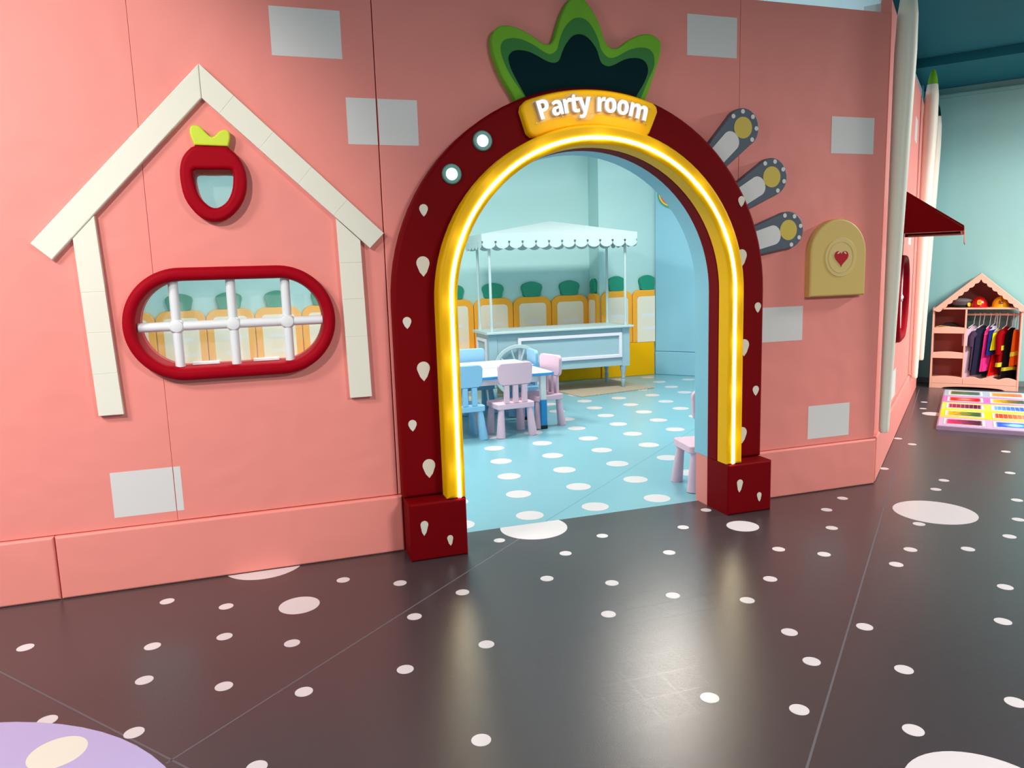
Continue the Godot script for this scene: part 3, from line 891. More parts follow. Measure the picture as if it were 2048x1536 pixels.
func hall_shell() -> void:
	var c := structure("ceiling", "dark teal ceiling of the hall")
	flat("slab", rect(-6.0, -7.0, 10.0, 8.0), 3.43, 3.55, M.hall_ceiling, c)
	var far := structure("wall_far", "teal far wall of the hall behind the dressing-up rack")
	side_frame(far, 4.8)
	obj("wall", bx(Vector3(0, 0, -0.1), Vector3(0.15, 3.43, 5.0)), M.hall_wall, far)
	obj("crown_trim", bx(Vector3(-0.03, 3.24, -0.1), Vector3(-0.001, 3.275, 5.0), 0.006), M.hall_wall, far)
	obj("skirting", bx(Vector3(-0.012, 0, -0.1), Vector3(-0.001, 0.06, 5.0)), M.skirting_grey, far)
	obj("drop_ceiling", bx(Vector3(-1.2, 3.345, -0.1), Vector3(0.0, 3.428, 5.0)), M.hall_ceiling, far)
	var s := structure("wall_hall_left", "teal wall at the left of the hall")
	obj("wall", bx(Vector3(-6.15, 0, -7), Vector3(-6.0, 3.43, 8)), M.hall_wall, s)
	var k := structure("wall_hall_back", "teal wall behind the viewer")
	obj("wall", bx(Vector3(-6, 0, 8.0), Vector3(10, 3.43, 8.15)), M.hall_wall, k)
	var r := structure("wall_hall_right", "teal wall at the right of the hall")
	obj("wall", bx(Vector3(10.0, 0, -7), Vector3(10.15, 3.43, 8)), M.hall_wall, r)

# ---------------------------------------------------------------- party room things
func carrot(i: int, x0: float, x1: float, zf: float, top: float, bottom: float, lab: String, limit := 9.0) -> Node3D:
	var t := thing("carrot_panel", lab, "wall pad", Vector3((x0 + x1) / 2, bottom, zf), 0.0, "carrot-shaped wall pads")
	var hw := (x1 - x0) / 2 - 0.003
	var hh := top - bottom
	var l := PackedVector2Array([Vector2(-hw, 0), Vector2(hw, 0)])
	var r := hw * 0.45
	for j in 9:
		l.append(Vector2(hw - r, hh - r) + Vector2.from_angle(PI / 2 * j / 8) * r)
	for j in 9:
		l.append(Vector2(-hw + r, hh - r) + Vector2.from_angle(PI / 2 + PI / 2 * j / 8) * r)
	var keep := rect(-5, -5, limit - (x0 + x1) / 2, 5)
	var cut := func(q: PackedVector2Array) -> PackedVector2Array: return q if limit > 8.0 else Geometry2D.intersect_polygons(q, keep)[0]
	obj("orange_pad", slab(cut.call(l), -0.047, 0.0, 0.012), M.carrot_orange, t)
	var cw := hw * 0.71
	tag(obj("cream_inset", slab(cut.call(inset_shape(cw, hh - 0.085)), 0.0002, 0.0015), M.carrot_cream, t), "cream inset")
	for q in [[hh - 0.36, 0.0], [hh - 0.54, 0.02]]:
		obj("white_stripe", slab(cut.call(rect(-cw * 0.6 + q[1], q[0], cw * 0.62 + q[1], q[0] + 0.042)), 0.0017, 0.0027), M.stripe_white, t)
	var k := hw / 0.268
	var lf := smooth(poly([-0.1 * k, hh + 0.002, 0.1 * k, hh + 0.002, 0.128 * k, hh + 0.06, 0.146 * k, hh + 0.125, 0.115 * k, hh + 0.17, 0.0, hh + 0.2, -0.115 * k, hh + 0.17, -0.146 * k, hh + 0.125, -0.128 * k, hh + 0.06]), 3)
	tag(obj("leaf_pad", slab(cut.call(lf), -0.047, -0.002, 0.01), M.carrot_green, t), "rounded green leaf")
	return t

func inset_shape(w: float, top: float) -> PackedVector2Array:
	var l := PackedVector2Array([Vector2(-w, 0.002), Vector2(w, 0.002)])
	for j in 7:
		l.append(Vector2(w - 0.05, top - 0.05) + Vector2.from_angle(PI / 2 * j / 6) * 0.05)
	for j in 7:
		l.append(Vector2(-w + 0.05, top - 0.05) + Vector2.from_angle(PI / 2 + PI / 2 * j / 6) * 0.05)
	return l

func carrots() -> void:
	var nth := ["first", "second", "third", "fourth", "fifth", "sixth", "seventh", "eighth", "ninth", "tenth", "eleventh"]
	for i in 11:
		var x1 := 2.475 - 0.542 * i
		carrot(i, x1 - 0.542, x1, -5.6, 1.125, 0.457, "carrot-shaped wall pad, %s left of the back wall's step" % nth[i])
	carrot(10, 2.523, 2.98, -5.28, 1.164, 0.457, "carrot-shaped wall pad just right of the back wall's step")
	carrot(11, 2.981, 3.438, -5.28, 1.164, 0.457, "carrot-shaped wall pad cut off by the corner with the blue wall", 3.318)
	var t := carrot(12, 0.0, 0.3, 0.0, 1.14, 0.457, "carrot-shaped wall pad on the narrow face of the step")
	t.transform = Transform3D(Basis(Vector3(0, 0, 1), Vector3.UP, Vector3(-1, 0, 0)), Vector3(2.467, 0.457, -5.47))

func cart() -> void:
	var t := thing("market_cart", "pale blue market cart with scalloped canopy and turned legs", "cart", Vector3(1.58, 0.0125, -4.66))
	var b: Material = M.cart_blue
	obj("body", bx(Vector3(-0.895, 0.27, -0.27), Vector3(0.895, 0.735, 0.27), 0.004), b, t)
	obj("counter_top", bx(Vector3(-0.93, 0.736, -0.31), Vector3(0.93, 0.764, 0.33), 0.008), M.cart_white, t)
	for p in [[-0.545, 0.374, 0.79, 0.68]]:
		var o := slab(rect(p[0], p[1], p[2], p[3]), 0.2705, 0.295, 0.006, [rect(p[0] + 0.04, p[1] + 0.04, p[2] - 0.04, p[3] - 0.04)])
		tag(obj("panel_moulding", o, M.moulding, t), "lavender-white raised frame")
	for sx in [-1.0, 1.0]:
		obj("corner_board", bx(Vector3(sx * 0.845 - 0.05, 0.262, 0.2705), Vector3(sx * 0.845 + 0.05, 0.735, 0.28), 0.002), b, t)
		var o := slab(rect(-0.2, 0.374, 0.2, 0.68), 0.0, 0.02, 0.005, [rect(-0.165, 0.41, 0.165, 0.645)])
		obj("end_moulding", o, M.moulding, t, Vector3(sx * 0.8955, 0, 0), Vector3(0, sx * PI / 2, 0))
	for sx in [-1.0, 1.0]:
		for sz in [-1.0, 1.0]:
			obj("leg", lathe([Vector2(0, 0), Vector2(0.02, 0), Vector2(0.024, 0.06), Vector2(0.027, 0.1), Vector2(0.02, 0.105), Vector2(0.028, 0.115), Vector2(0.02, 0.13), Vector2(0.024, 0.17), Vector2(0.036, 0.215), Vector2(0.04, 0.269), Vector2(0, 0.269)], 16), b, t, Vector3(sx * 0.825, 0, 0.27 * sz - 0.03 * sz))
			obj("pole", lathe([Vector2(0, 0.7645), Vector2(0.024, 0.7645), Vector2(0.02, 0.8), Vector2(0.016, 0.83), Vector2(0.016, 1.86), Vector2(0, 1.86)], 12), M.cart_white, t, Vector3(sx * 0.85, 0, 0.255 * sz + 0.005))
	# wheel on the left end of the front
	var wheel := obj("wheel", slab(disc(0, 0, 0.305, 48), -0.015, 0.015, 0.006, [disc(0, 0, 0.262, 48)], 0.006), M.cart_white, t, Vector3(-0.565, 0.306, 0.33))
	obj("hub", lathe([Vector2(0, -0.025), Vector2(0.045, -0.025), Vector2(0.05, 0), Vector2(0.045, 0.025), Vector2(0, 0.025)], 20), M.cart_white, wheel, Vector3.ZERO, Vector3(PI / 2, 0, 0))
	for k in 10:
		var d := Vector3(cos(TAU * k / 10), sin(TAU * k / 10), 0)
		obj("spoke", tube([d * 0.045, d * 0.266], 0.011, 8), M.cart_white, wheel)
	# canopy
	var mb := MB.new()
	var x := 0.96
	var z := 0.36
	var y := 1.87
	var ap := Vector3(0, 2.03, -0.01)
	var cs := [Vector3(-x, y, z), Vector3(x, y, z), Vector3(x, y, -z), Vector3(-x, y, -z)]
	for i in 4:
		var p: Vector3 = cs[i]
		var q: Vector3 = cs[(i + 1) % 4]
		var nn := (q - p).cross(ap - p).normalized()
		if nn.y < 0: nn = -nn
		mb.tri(p, q, ap, nn, nn, nn)
		var dn := Vector3(0, -0.012, 0)
		mb.tri(p + dn, q + dn, ap + dn, -nn, -nn, -nn)
	obj("canopy_top", mb, M.cart_white, t)
	for side in 4:
		var w := 2 * x if side % 2 == 0 else 2 * z
		var cnt := 12 if side % 2 == 0 else 5
		var st := w / cnt
		var turn: float = [0.0, PI / 2, PI, -PI / 2][side]
		var off := z if side % 2 == 0 else x
		var val := obj("valance", slab(rect(-w / 2, 1.79, w / 2, 1.872), off, off + 0.006), M.cart_white, t, Vector3.ZERO, Vector3(0, turn, 0))
		for k in cnt:
			var cx := -w / 2 + st * (k + 0.5)
			var l := PackedVector2Array([Vector2(cx + st * 0.42, 1.79), Vector2(cx + st * 0.42, 1.768)])
			for j in 11:
				l.append(Vector2(cx, 1.76) + Vector2(cos(PI * j / 10) * st * 0.49, -sin(PI * j / 10) * 0.055))
			l.append(Vector2(cx - st * 0.42, 1.768))
			l.append(Vector2(cx - st * 0.42, 1.79))
			obj("scallop", slab(l, off, off + 0.006), M.cart_white, val)

func rug() -> void:
	var t := thing("foam_mat", "beige foam floor mat with toothed edge under the cart", "mat", Vector3(1.66, 0, -3.99), deg_to_rad(10.8))
	# the mat's own outline, teeth along every edge
	var l := PackedVector2Array()
	var w := 1.07
	var d := 0.95
	var corners := [Vector2(0, 0), Vector2(w, 0), Vector2(w, -d), Vector2(0, -d)]
	for i in 4:
		var a: Vector2 = corners[i]
		var b: Vector2 = corners[(i + 1) % 4]
		var cnt := int(a.distance_to(b) / 0.027)
		var nn := (b - a).normalized().orthogonal()
		for j in cnt:
			l.append(a.lerp(b, float(j) / cnt) + nn * (0.007 if j % 2 == 0 else -0.007))
	flat("tile", l, 0.001, 0.012, M.mat_beige, t)

func chair(label: String, m: Material, at: Vector3, turn: float) -> Node3D:
	var t := thing("toddler_chair", label, "chair", at, turn, "small plastic chairs in the party room")
	# faces +z in its own axes
	obj("seat", slab_flat(rrect(-0.18, -0.15, 0.18, 0.15, 0.03), 0.252, 0.302, 0.008), m, t)
	for sx in [-1.0, 1.0]:
		for sz in [-1.0, 1.0]:
			var mb := tube([Vector3(sx * 0.155, 0.0, sz * 0.135), Vector3(sx * 0.135, 0.2515, sz * 0.115)], 0.041, 16, false, null, 0.026)
			obj("leg", mb, m, t)
	var back := rrect(-0.168, 0.465, 0.168, 0.662, 0.045)
	for i in back.size():
		back[i].x *= lerpf(0.93, 1.0, (back[i].y - 0.465) / 0.2)
	obj("backrest", slab(back, -0.019, 0.019, 0.01, [], 0.01), m, t, Vector3(0, 0, -0.128), Vector3(0, 0, 0))
	for x in [-0.085, 0.0, 0.085]:
		obj("back_slat", bx(Vector3(x - 0.024, 0.303, -0.146), Vector3(x + 0.024, 0.464, -0.112), 0.006), m, t)
	return t

func slab_flat(loop: PackedVector2Array, y0: float, y1: float, bev: float) -> MB:
	var mb := slab(loop, y0, y1, bev, [], bev)
	for i in mb.v.size():
		var p := mb.v[i]
		var q := mb.n[i]
		mb.v[i] = Vector3(p.x, p.z, -p.y)
		mb.n[i] = Vector3(q.x, q.z, -q.y)
	return mb

func table(label: String, at: Vector3, turn: float) -> void:
	var t := thing("activity_table", label, "table", at, turn, "white tables with blue edges")
	obj("table_top", slab_flat(rrect(-0.585, -0.285, 0.585, 0.285, 0.04), 0.503, 0.53, 0.004), M.table_white, t)
	tag(obj("edge_band", slab_flat2(rrect(-0.6, -0.3, 0.6, 0.3, 0.05), rrect(-0.586, -0.286, 0.586, 0.286, 0.04), 0.502, 0.53, 0.006), M.edge_blue, t), "bright blue edge band")
	obj("apron", slab_flat2(rrect(-0.5, -0.22, 0.5, 0.22, 0.03), rrect(-0.47, -0.19, 0.47, 0.19, 0.02), 0.44, 0.502, 0.003), M.white_plastic, t)
	for sx in [-1.0, 1.0]:
		for sz in [-1.0, 1.0]:
			var leg := obj("leg", bx(Vector3(-0.027, 0.27, -0.027), Vector3(0.027, 0.5015, 0.027), 0.008), M.white_plastic, t, Vector3(sx * 0.49, 0, sz * 0.24))
			tag(obj("leg_sleeve", bx(Vector3(-0.031, 0.03, -0.031), Vector3(0.031, 0.272, 0.031), 0.008), M.leg_blue, leg), "blue lower sleeve")
			obj("foot_cap", bx(Vector3(-0.032, 0.0, -0.032), Vector3(0.032, 0.034, 0.032), 0.006), M.black_rubber, leg)

func slab_flat2(loop: PackedVector2Array, hole: PackedVector2Array, y0: float, y1: float, bev: float) -> MB:
	var mb := slab(loop, y0, y1, bev, [hole], bev)
	for i in mb.v.size():
		var p := mb.v[i]
		var q := mb.n[i]
		mb.v[i] = Vector3(p.x, p.z, -p.y)
		mb.n[i] = Vector3(q.x, q.z, -q.y)
	return mb

func furniture() -> void:
	table("white table with blue edges nearest the doorway", Vector3(0.17, 0, -2.8), deg_to_rad(2.0))
	table("white table with blue edges behind the first, nearer the cart", Vector3(0.2, 0, -3.41), deg_to_rad(2.0))
	chair("pink chair with its back to the doorway at the table", M.chair_pink, Vector3(0.325, 0, -2.495), PI + deg_to_rad(5.0))
	chair("blue chair with its back to the doorway beside the pink one", M.chair_blue, Vector3(-0.13, 0, -2.5), PI + deg_to_rad(4.0))
	chair("pink chair at the table's right end", M.chair_pink, Vector3(0.715, 0, -2.775), -PI / 2 + deg_to_rad(14.0))
	chair("blue chair at the table's right end before the cart wheel", M.chair_blue, Vector3(0.73, 0, -3.385), -PI / 2 + deg_to_rad(-4.0))
	chair("blue chair on the far side of the tables", M.chair_blue, Vector3(0.31, 0, -3.67), deg_to_rad(3.0))
	chair("pink chair by itself just inside the doorway's right side", M.chair_pink, Vector3(1.018, 0, -0.4), deg_to_rad(172.0))

# ---------------------------------------------------------------- dressing-up corner
func wardrobe() -> void:
	var at := CORNER + ALONG * 4.385 + OUT * 0.567
	var t := thing("dress_up_rack", "pink house-shaped wooden rack with shelves, gable roof and hanging rail", "rack")
	t.transform = Transform3D(Basis(OUT, Vector3.UP, -ALONG), at)
	var m: Material = M.wood_pink
	obj("side_panel", bx(Vector3(-0.421, 0, -0.36), Vector3(-0.403, 0.89, 0.0), 0.002), m, t)
	obj("side_panel", bx(Vector3(0.403, 0, -0.36), Vector3(0.421, 0.89, 0.0), 0.002), m, t)
	obj("divider", bx(Vector3(-0.108, 0.12, -0.355), Vector3(-0.09, 0.89, -0.004), 0.002), m, t)
	obj("top_shelf", bx(Vector3(-0.421, 0.8905, -0.36), Vector3(0.421, 0.908, 0.0), 0.002), m, t)
	tag(obj("back_panel", bx(Vector3(-0.402, 0.06, -0.36), Vector3(-0.109, 0.889, -0.352)), M.wood_red, t), "dark red back board")
	obj("gable_back", slab(poly([-0.41, 0.909, 0.41, 0.909, 0.02, 1.23]), -0.36, -0.352), M.wood_red, t)
	obj("base_shelf", bx(Vector3(-0.402, 0.09, -0.35), Vector3(0.402, 0.108, -0.012), 0.002), m, t)
	for y in [0.64, 0.36]:
		var sh := obj("shelf", bx(Vector3(-0.402, y, -0.35), Vector3(-0.109, y + 0.016, -0.02), 0.002), m, t)
		var l := PackedVector2Array([Vector2(-0.402, y - 0.018), Vector2(-0.109, y - 0.018)])
		for j in 11:
			l.append(Vector2(-0.109 - 0.293 * j / 10, y + 0.046 + 0.012 * sin(PI * j / 10)))
		obj("front_lip", slab(l, -0.018, -0.004, 0.002), m, sh)
	var wl := PackedVector2Array([Vector2(-0.402, 0.056), Vector2(-0.1, 0.056)])
	for j in 11:
		wl.append(Vector2(-0.1 - 0.302 * j / 10, 0.128 + 0.014 * sin(PI * j / 10)))
	obj("lower_lip", slab(wl, -0.016, -0.002, 0.002), m, t)
	wl = PackedVector2Array([Vector2(-0.098, 0.056), Vector2(0.402, 0.056)])
	for j in 41:
		wl.append(Vector2(0.402 - 0.5 * j / 40, 0.118 + 0.024 * absf(sin(PI * 3.0 * j / 40))))
	obj("wavy_lip", slab(wl, -0.016, -0.002, 0.002), m, t)
	var kick := PackedVector2Array([Vector2(-0.402, 0.0), Vector2(-0.32, 0.0)])
	for j in 21:
		kick.append(Vector2(-0.3 + 0.6 * j / 20, 0.026 * pow(sin(PI * j / 20), 0.4)))
	kick.append_array(PackedVector2Array([Vector2(0.32, 0.0), Vector2(0.402, 0.0), Vector2(0.402, 0.054), Vector2(-0.402, 0.054)]))
	obj("kick_board", slab(kick, -0.016, -0.001, 0.002), m, t)
	for s in [-1.0, 1.0]:
		# gable boards with scalloped lower edges
		var a := Vector2(0.02 + s * 0.445, 0.885)
		var c := Vector2(0.02, 1.285)
		var d := (c - a).normalized()
		var nn := Vector2(d.y, -d.x) * (1.0 if s < 0 else -1.0)
		var l := PackedVector2Array([a, c])
		var len := a.distance_to(c)
		l.append(Vector2(0.02, 1.285 - 0.075))
		for k in 9:
			for j in 6:
				var f := len * (1.0 - (k + j / 6.0) / 9.0) - 0.05
				if f < 0.03: break
				l.append(a + d * f + nn * (0.05 + 0.014 * sin(PI * j / 6.0)))
		l.append(a + d * 0.02 + nn * 0.045)
		obj("gable_board", slab(l, 0.001 if s < 0 else 0.0015, 0.018, 0.002), m, t)
		var roof := PackedVector2Array([a, c, c - Vector2(0, 0.02), a - Vector2(0, 0.018)])
		obj("roof_board", slab(roof, -0.36, 0.0), m, t)
	obj("hanging_rail", tube([Vector3(-0.089, 0.825, -0.16), Vector3(0.402, 0.825, -0.16)], 0.011, 10), m, t)

func garment(called: String, label: String, c: Color, x: float, yaw: float, top: float, h: float, w0: float, w1: float, dep: float, extra: Array) -> void:
	var base := CORNER + ALONG * 4.385 + OUT * 0.567
	var t := thing(called, label, "clothing", Vector3.ZERO, 0.0, "dressing-up clothes on the rail")
	t.transform = Transform3D(Basis(OUT, Vector3.UP, -ALONG), base) * Transform3D(Basis(Vector3.UP, yaw), Vector3(x, 0, -0.16))
	var m := mat("cloth_%d" % M.size(), c, 0.85, 0.2)
	var mb := MB.new()
	var rows := 12
	var k := 24
	var pts := []
	var body := func(f: float, a: float) -> Vector3:
		var w := lerpf(w0, w1, f)
		var sh := smoothstep(0.0, 0.1, f)
		w = lerpf(0.03, w, sh)
		var fold := 1.0 + 0.16 * f * sin(a * 7.0 + x * 30.0) + 0.06 * f * sin(a * 3.0)
		return Vector3(cos(a) * w * fold, top - f * h - 0.012 * absf(cos(a)) * sh, sin(a) * dep * lerpf(0.5, 1.0, sh) * (0.7 + 0.5 * f) * fold)
	for i in rows + 1:
		var row := []
		for j in k:
			row.append(body.call(float(i) / rows, TAU * j / k))
		pts.append(row)
	var nrm := func(i: int, j: int) -> Vector3:
		var p0: Vector3 = pts[i][(j + k - 1) % k]
		var p1: Vector3 = pts[i][(j + 1) % k]
		var q0: Vector3 = pts[maxi(i - 1, 0)][j]
		var q1: Vector3 = pts[mini(i + 1, rows)][j]
		var r := (p1 - p0).cross(q1 - q0).normalized()
		var o := Vector3(cos(TAU * j / k), 0, sin(TAU * j / k))
		return r if r.dot(o) >= 0 else -r
	for i in rows:
		for j in k:
			var j2 := (j + 1) % k
			mb.quad(pts[i][j], pts[i][j2], pts[i + 1][j2], pts[i + 1][j], nrm.call(i, j), nrm.call(i, j2), nrm.call(i + 1, j2), nrm.call(i + 1, j))
	obj("cloth", mb, m, t)
	obj("hanger", tube([Vector3(-w0 * 0.8, top - 0.02, 0), Vector3(0, top + 0.02, 0), Vector3(0, top + 0.05, 0), Vector3(0, 0.825 - 0.02, 0.008), Vector3(0, 0.832, 0.016), Vector3(0, 0.84, 0.0)], 0.004, 6), M.white_plastic, t)
	for e in extra:
		if e[0] == "sleeve":
			for s in [-1.0, 1.0]:
				obj("sleeve", tube([Vector3(s * w0 * 0.75, top - 0.05, 0.0), Vector3(s * (w0 + 0.025), top - 0.1, 0.004), Vector3(s * (w0 + 0.035), top - e[1], 0.012)], 0.034, 10, false, null, 0.026), m, t)
		elif e[0] == "band":
			# a band that follows the cloth, f0..f1 of its height
			var bm := MB.new()
			for j in k:
				var a0 := TAU * j / k
				var a1 := TAU * (j + 1) / k
				var p := func(f: float, a: float) -> Vector3:
					var v: Vector3 = body.call(f, a)
					return v + Vector3(cos(a), 0, sin(a)) * 0.004
				var o0 := Vector3(cos(a0), 0, sin(a0))
				var o1 := Vector3(cos(a1), 0, sin(a1))
				bm.quad(p.call(e[1], a0), p.call(e[1], a1), p.call(e[2], a1), p.call(e[2], a0), o0, o1, o1, o0)
			obj("band", bm, mat("band_%d" % M.size(), e[3], 0.5), t)
		elif e[0] == "dots":
			for i in 6:
				obj("button_dot", lathe([Vector2(0, 0.004), Vector2(0.012, 0.003), Vector2(0.014, 0)], 10), mat("dot_%d" % M.size(), Color(0.85, 0.8, 0.85), 0.6), t, (body.call(0.15 + i * 0.1, PI / 2) as Vector3) + Vector3(0, 0, 0.003), Vector3(PI / 2, 0, 0))

func clothes() -> void:
	var neon := Color(0.9, 0.9, 0.2)
	garment("dress", "pale lilac tulle dress at the left end of the rail", Color(0.74, 0.64, 0.72), -0.02, 0.84, 0.7, 0.594, 0.097, 0.137, 0.021, [["sleeve", 0.22]])
	garment("dress", "dark purple dress with a column of pale dots", Color(0.26, 0.2, 0.3), 0.03, 0.9, 0.67, 0.454, 0.09, 0.116, 0.018, [["dots"], ["sleeve", 0.2]])
	garment("cape", "dark navy cape hanging behind the purple dress", Color(0.13, 0.13, 0.22), 0.07, 0.78, 0.7, 0.54, 0.09, 0.137, 0.014, [])
	garment("dress", "bright magenta pink dress in the middle of the rail", Color(0.85, 0.18, 0.5), 0.13, 0.84, 0.69, 0.486, 0.064, 0.102, 0.018, [["band", 0.02, 0.16, Color(0.95, 0.3, 0.62)]])
	garment("dress", "blue dress with a white collar hanging beside the pink dress", Color(0.1, 0.16, 0.45), 0.175, 0.9, 0.71, 0.324, 0.077, 0.102, 0.018, [["band", 0.02, 0.14, Color(0.8, 0.82, 0.88)]])
	garment("vest", "neon yellow vest hanging in the middle of the rail", Color(0.9, 0.88, 0.02), 0.215, 0.78, 0.66, 0.216, 0.071, 0.095, 0.02, [["band", 0.02, 0.1, Color(0.6, 0.6, 0.62)]])
	garment("jacket", "red firefighter jacket with yellow reflective bands", Color(0.55, 0.01, 0.05), 0.285, 0.84, 0.69, 0.432, 0.077, 0.11, 0.025, [["band", 0.45, 0.57, neon], ["band", 0.88, 0.99, neon], ["sleeve", 0.3]])
	garment("skirt", "shiny red fringed skirt hanging low behind the yellow vest", Color(0.75, 0.05, 0.05), 0.19, 0.9, 0.4, 0.27, 0.039, 0.095, 0.021, [["band", 0.9, 0.99, Color(0.9, 0.6, 0.55)]])
	garment("jacket", "black jacket with neon trim near the right end of the rail", Color(0.06, 0.05, 0.06), 0.34, 0.78, 0.68, 0.562, 0.077, 0.11, 0.021, [["band", 0.75, 0.82, neon]])
	garment("vest", "orange vest with yellow bands at the right end of the rail", Color(0.93, 0.4, 0.08), 0.375, 0.84, 0.66, 0.389, 0.039, 0.068, 0.018, [["band", 0.6, 0.72, neon]])

func hats() -> void:
	var frame := Transform3D(Basis(OUT, Vector3.UP, -ALONG), CORNER + ALONG * 4.385 + OUT * 0.567)
	for q in [["red toy fire helmet with a yellow badge on the rack's top shelf", Color(0.72, 0.02, 0.04), 0.018], ["yellow toy builder's helmet with a small badge on the rack's top shelf", Color(0.95, 0.68, 0.02), 0.215]]:
		var t := thing("toy_helmet", q[0], "helmet", Vector3.ZERO, 0.0, "helmets on the top shelf")
		t.transform = frame * Transform3D(Basis(), Vector3(q[2], 0.9085, -0.1))
		var m := mat("helmet_%d" % M.size(), q[1], 0.25)
		var prof := [Vector2(0.094, 0.0), Vector2(0.094, 0.006), Vector2(0.082, 0.01)]
		for j in 9:
			prof.append(Vector2(cos(PI / 2 * j / 8) * 0.081, 0.012 + sin(PI / 2 * j / 8) * 0.105))
		obj("shell", lathe(prof, 28), m, t)
		var crest := []
		for j in 9:
			var a := lerpf(0.35, PI - 0.35, j / 8.0)
			crest.append(Vector3(0, 0.012 + sin(a) * 0.107, cos(a) * 0.083))
		obj("crest", tube(crest, 0.007, 8), m, t)
		if q[2] < 0.1:
			obj("badge", slab(rrect(-0.022, -0.03, 0.022, 0.03, 0.018), 0.0, 0.006, 0.002), mat("badge_gold", Color(0.85, 0.66, 0.15), 0.4), t, Vector3(0, 0.055, 0.077), Vector3(-0.45, 0, 0))
			obj("badge_mark", slab(disc(0, 0, 0.011, 16), 0.0062, 0.0075, 0.0, [disc(0, 0, 0.006, 16)]), M.heart_red, t, Vector3(0, 0.055, 0.077), Vector3(-0.45, 0, 0))
		else:
			obj("badge", slab(rrect(-0.02, -0.015, 0.02, 0.015, 0.004), 0.0, 0.005, 0.001, [rrect(-0.016, -0.011, 0.016, 0.011, 0.003)]), M.black_rubber, t, Vector3(0, 0.058, 0.077), Vector3(-0.45, 0, 0))
			obj("badge_mark", slab(rrect(-0.008, -0.006, 0.008, 0.006, 0.002), 0.0, 0.005), M.heart_red, t, Vector3(0, 0.058, 0.077), Vector3(-0.45, 0, 0))
	var c := thing("peaked_cap", "grey peaked cap with yellow badge on the rack's top shelf", "hat")
	c.transform = frame * Transform3D(Basis(Vector3.UP, 0.5), Vector3(-0.16, 0.9085, -0.12))
	var gm := mat("cap_grey", Color(0.36, 0.34, 0.36), 0.7)
	obj("crown", lathe([Vector2(0.075, 0.0), Vector2(0.08, 0.03), Vector2(0.112, 0.07), Vector2(0.11, 0.085), Vector2(0.06, 0.1), Vector2(0, 0.102)], 28), gm, c)
	obj("band", lathe([Vector2(0.079, 0.002), Vector2(0.083, 0.028)], 28), M.black_rubber, c)
	obj("peak", slab_flat(poly([-0.075, -0.03, -0.06, -0.1, 0.0, -0.125, 0.06, -0.1, 0.075, -0.03, 0.0, -0.07]), 0.0, 0.008, 0.003), M.black_rubber, c)
	obj("badge", slab(disc(0, 0, 0.024, 20), 0.0, 0.006, 0.002), mat("cap_badge", Color(0.85, 0.7, 0.1), 0.4), c, Vector3(0.045, 0.03, 0.085), Vector3(-0.2, 0.3, 0))
	var b := thing("pirate_hat", "black hat with a gold trim line on the rack's upper left shelf", "hat")
	b.transform = frame * Transform3D(Basis(Vector3.UP, -0.1), Vector3(-0.255, 0.6565, -0.15))
	var brim := PackedVector2Array()
	for j in 13:
		brim.append(Vector2(-0.135 + 0.27 * j / 12, 0.012 + 0.062 * sin(PI * j / 12)))
	brim.append(Vector2(0.13, 0.0))
	brim.append(Vector2(-0.13, 0.0))
	obj("brim", slab(brim, 0.03, 0.045, 0.004), M.black_rubber, b)
	obj("crown", lathe([Vector2(0.09, 0.0), Vector2(0.085, 0.04), Vector2(0.05, 0.07), Vector2(0, 0.075)], 20), M.black_rubber, b, Vector3(0, 0, -0.06))
	obj("gold_trim", tube([Vector3(-0.13, 0.03, 0.047), Vector3(-0.08, 0.042, 0.048), Vector3(0.0, 0.036, 0.048), Vector3(0.08, 0.02, 0.048), Vector3(0.13, 0.006, 0.047)], 0.004, 6), mat("gold_trim", Color(0.85, 0.75, 0.4), 0.4), b)

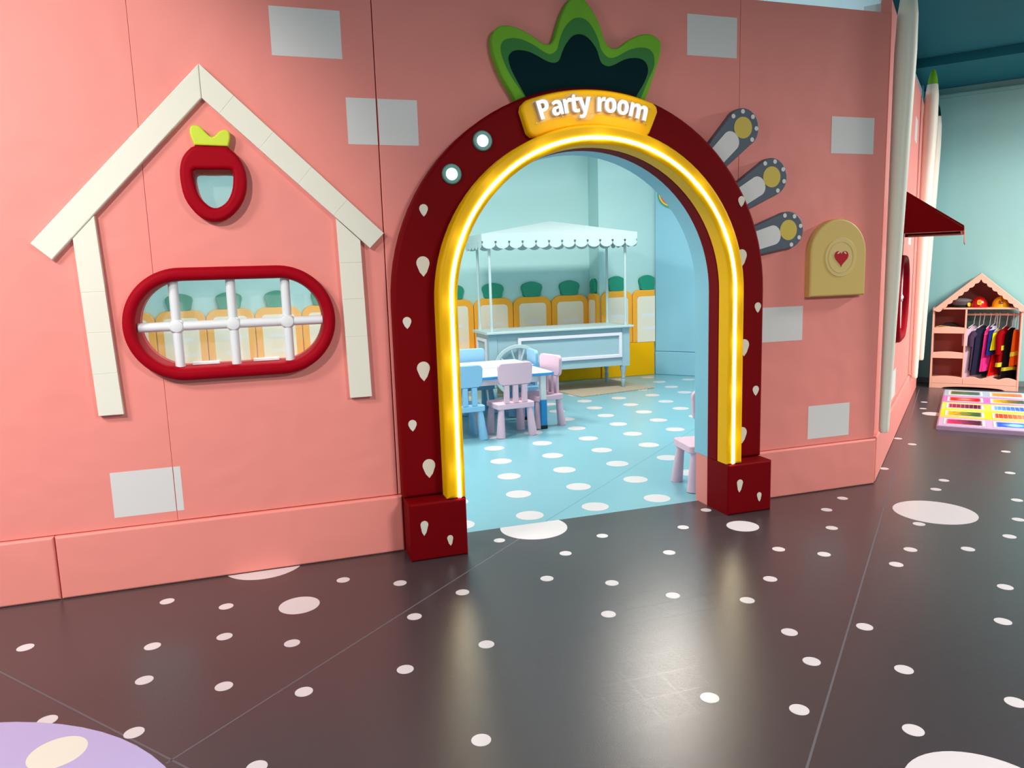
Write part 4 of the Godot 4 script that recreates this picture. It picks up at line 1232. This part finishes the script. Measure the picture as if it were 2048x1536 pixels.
func play_mat() -> void:
	var t := thing("play_mat", "colourful padded play mat with ten painted cards on the dark floor", "mat")
	side_frame(t, 1.95, 0.0, 0.3)
	var bands := [Color(0.78, 0.68, 0.84), Color(0.97, 0.84, 0.1), Color(0.74, 0.86, 0.35), Color(0.88, 0.45, 0.74), Color(0.6, 0.74, 0.82)]
	# local x runs away from the hall, z to the right
	obj("base", bx(Vector3(0, 0, 0), Vector3(2.1, 0.034, 0.78), 0.012), mat("mat_lilac", Color(0.78, 0.7, 0.84), 0.4), t)
	for i in 5:
		obj("colour_band", bx(Vector3(0.012 + 0.416 * i, 0.0342, 0.012), Vector3(0.012 + 0.416 * (i + 1) - 0.004, 0.0375, 0.768), 0.001), mat("mat_band_%d" % i, bands[i], 0.35), t)
	var cards := [
		[Color(0.85, 0.08, 0.4), Color(0.2, 0.03, 0.12)], [Color(0.08, 0.35, 0.8), Color(0.6, 0.82, 0.95)],
		[Color(0.9, 0.7, 0.05), Color(0.1, 0.35, 0.1)], [Color(0.9, 0.2, 0.03), Color(0.95, 0.5, 0.2)],
		[Color(0.6, 0.02, 0.25), Color(0.25, 0.0, 0.1)], [Color(0.35, 0.65, 0.9), Color(0.05, 0.25, 0.75)],
		[Color(0.85, 0.03, 0.04), Color(0.98, 0.55, 0.5)], [Color(0.9, 0.72, 0.08), Color(0.15, 0.2, 0.08)],
		[Color(0.25, 0.4, 0.1), Color(0.1, 0.4, 0.42)], [Color(0.95, 0.6, 0.25), Color(0.92, 0.4, 0.25)]]
	for i in 10:
		var row := i / 2
		var col := i % 2
		var x0 := 0.075 + 0.416 * row
		var z0 := 0.05 + 0.365 * col
		var card := obj("card", bx(Vector3(x0, 0.0377, z0), Vector3(x0 + 0.27, 0.0405, z0 + 0.305), 0.001), M.print_white, t)
		var im := Image.create(96, 64, false, Image.FORMAT_RGB8)
		var nz := FastNoiseLite.new()
		nz.seed = 40 + i
		nz.frequency = 0.05
		var beads := i == 4 or i == 5 or i == 3
		for py in 64:
			for px in 96:
				var u := px / 95.0
				var v := py / 63.0
				var f := clampf(u * 1.3 - 0.15 + 0.35 * nz.get_noise_2d(px, py), 0, 1)
				if i in [1, 6]:
					f = clampf(1.6 - 4.5 * Vector2(u - 0.5, (v - 0.5) * 0.9).length() + 0.2 * nz.get_noise_2d(px, py), 0, 1)
				var c: Color = cards[i][0].lerp(cards[i][1], f)
				var edge := minf(minf(u, 1 - u) * 1.5, minf(v, 1 - v)) * 9.0 + 0.4 * nz.get_noise_2d(px * 3.0, py * 3.0)
				if beads:
					edge = minf(edge, 3.0 * absf(sin(u * PI * 8.0)) + 0.1)
				im.set_pixel(px, py, Color(0.93, 0.9, 0.9).lerp(c, clampf(edge, 0, 1)))
		var m := mat("card_print_%d" % i, Color.WHITE, 0.35)
		m.albedo_texture = ImageTexture.create_from_image(im)
		# one printed face, u to the right, v away from the viewer's side
		var st := SurfaceTool.new()
		st.begin(Mesh.PRIMITIVE_TRIANGLES)
		var ys := 0.0407
		var cs := [Vector3(x0 + 0.012, ys, z0 + 0.012), Vector3(x0 + 0.258, ys, z0 + 0.012), Vector3(x0 + 0.258, ys, z0 + 0.293), Vector3(x0 + 0.012, ys, z0 + 0.293)]
		var uv := [Vector2(0, 1), Vector2(0, 0), Vector2(1, 0), Vector2(1, 1)]
		for k in [0, 1, 2, 0, 2, 3]:
			st.set_normal(Vector3.UP)
			st.set_uv(uv[k])
			st.add_vertex(cs[k])
		obj("painted_face", st.commit(), m, card)

func _ready() -> void:
	materials()
	look()
	lights()
	floors()
	front_wall()
	side_wall()
	room_walls()
	hall_shell()
	arch()
	oval_window("window_1", "wide oval window with a thick red frame and white bars", -1.827, 1.24, 0.4, false)
	oval_window("window_3", "oval red-framed window on the side wall under the awning", 1.36, 1.145, 0.55, true)
	berry_window()
	battens()
	leaf_and_sign()
	petals_and_plaque()
	carrots()
	cart()
	rug()
	furniture()
	wardrobe()
	clothes()
	hats()
	play_mat()
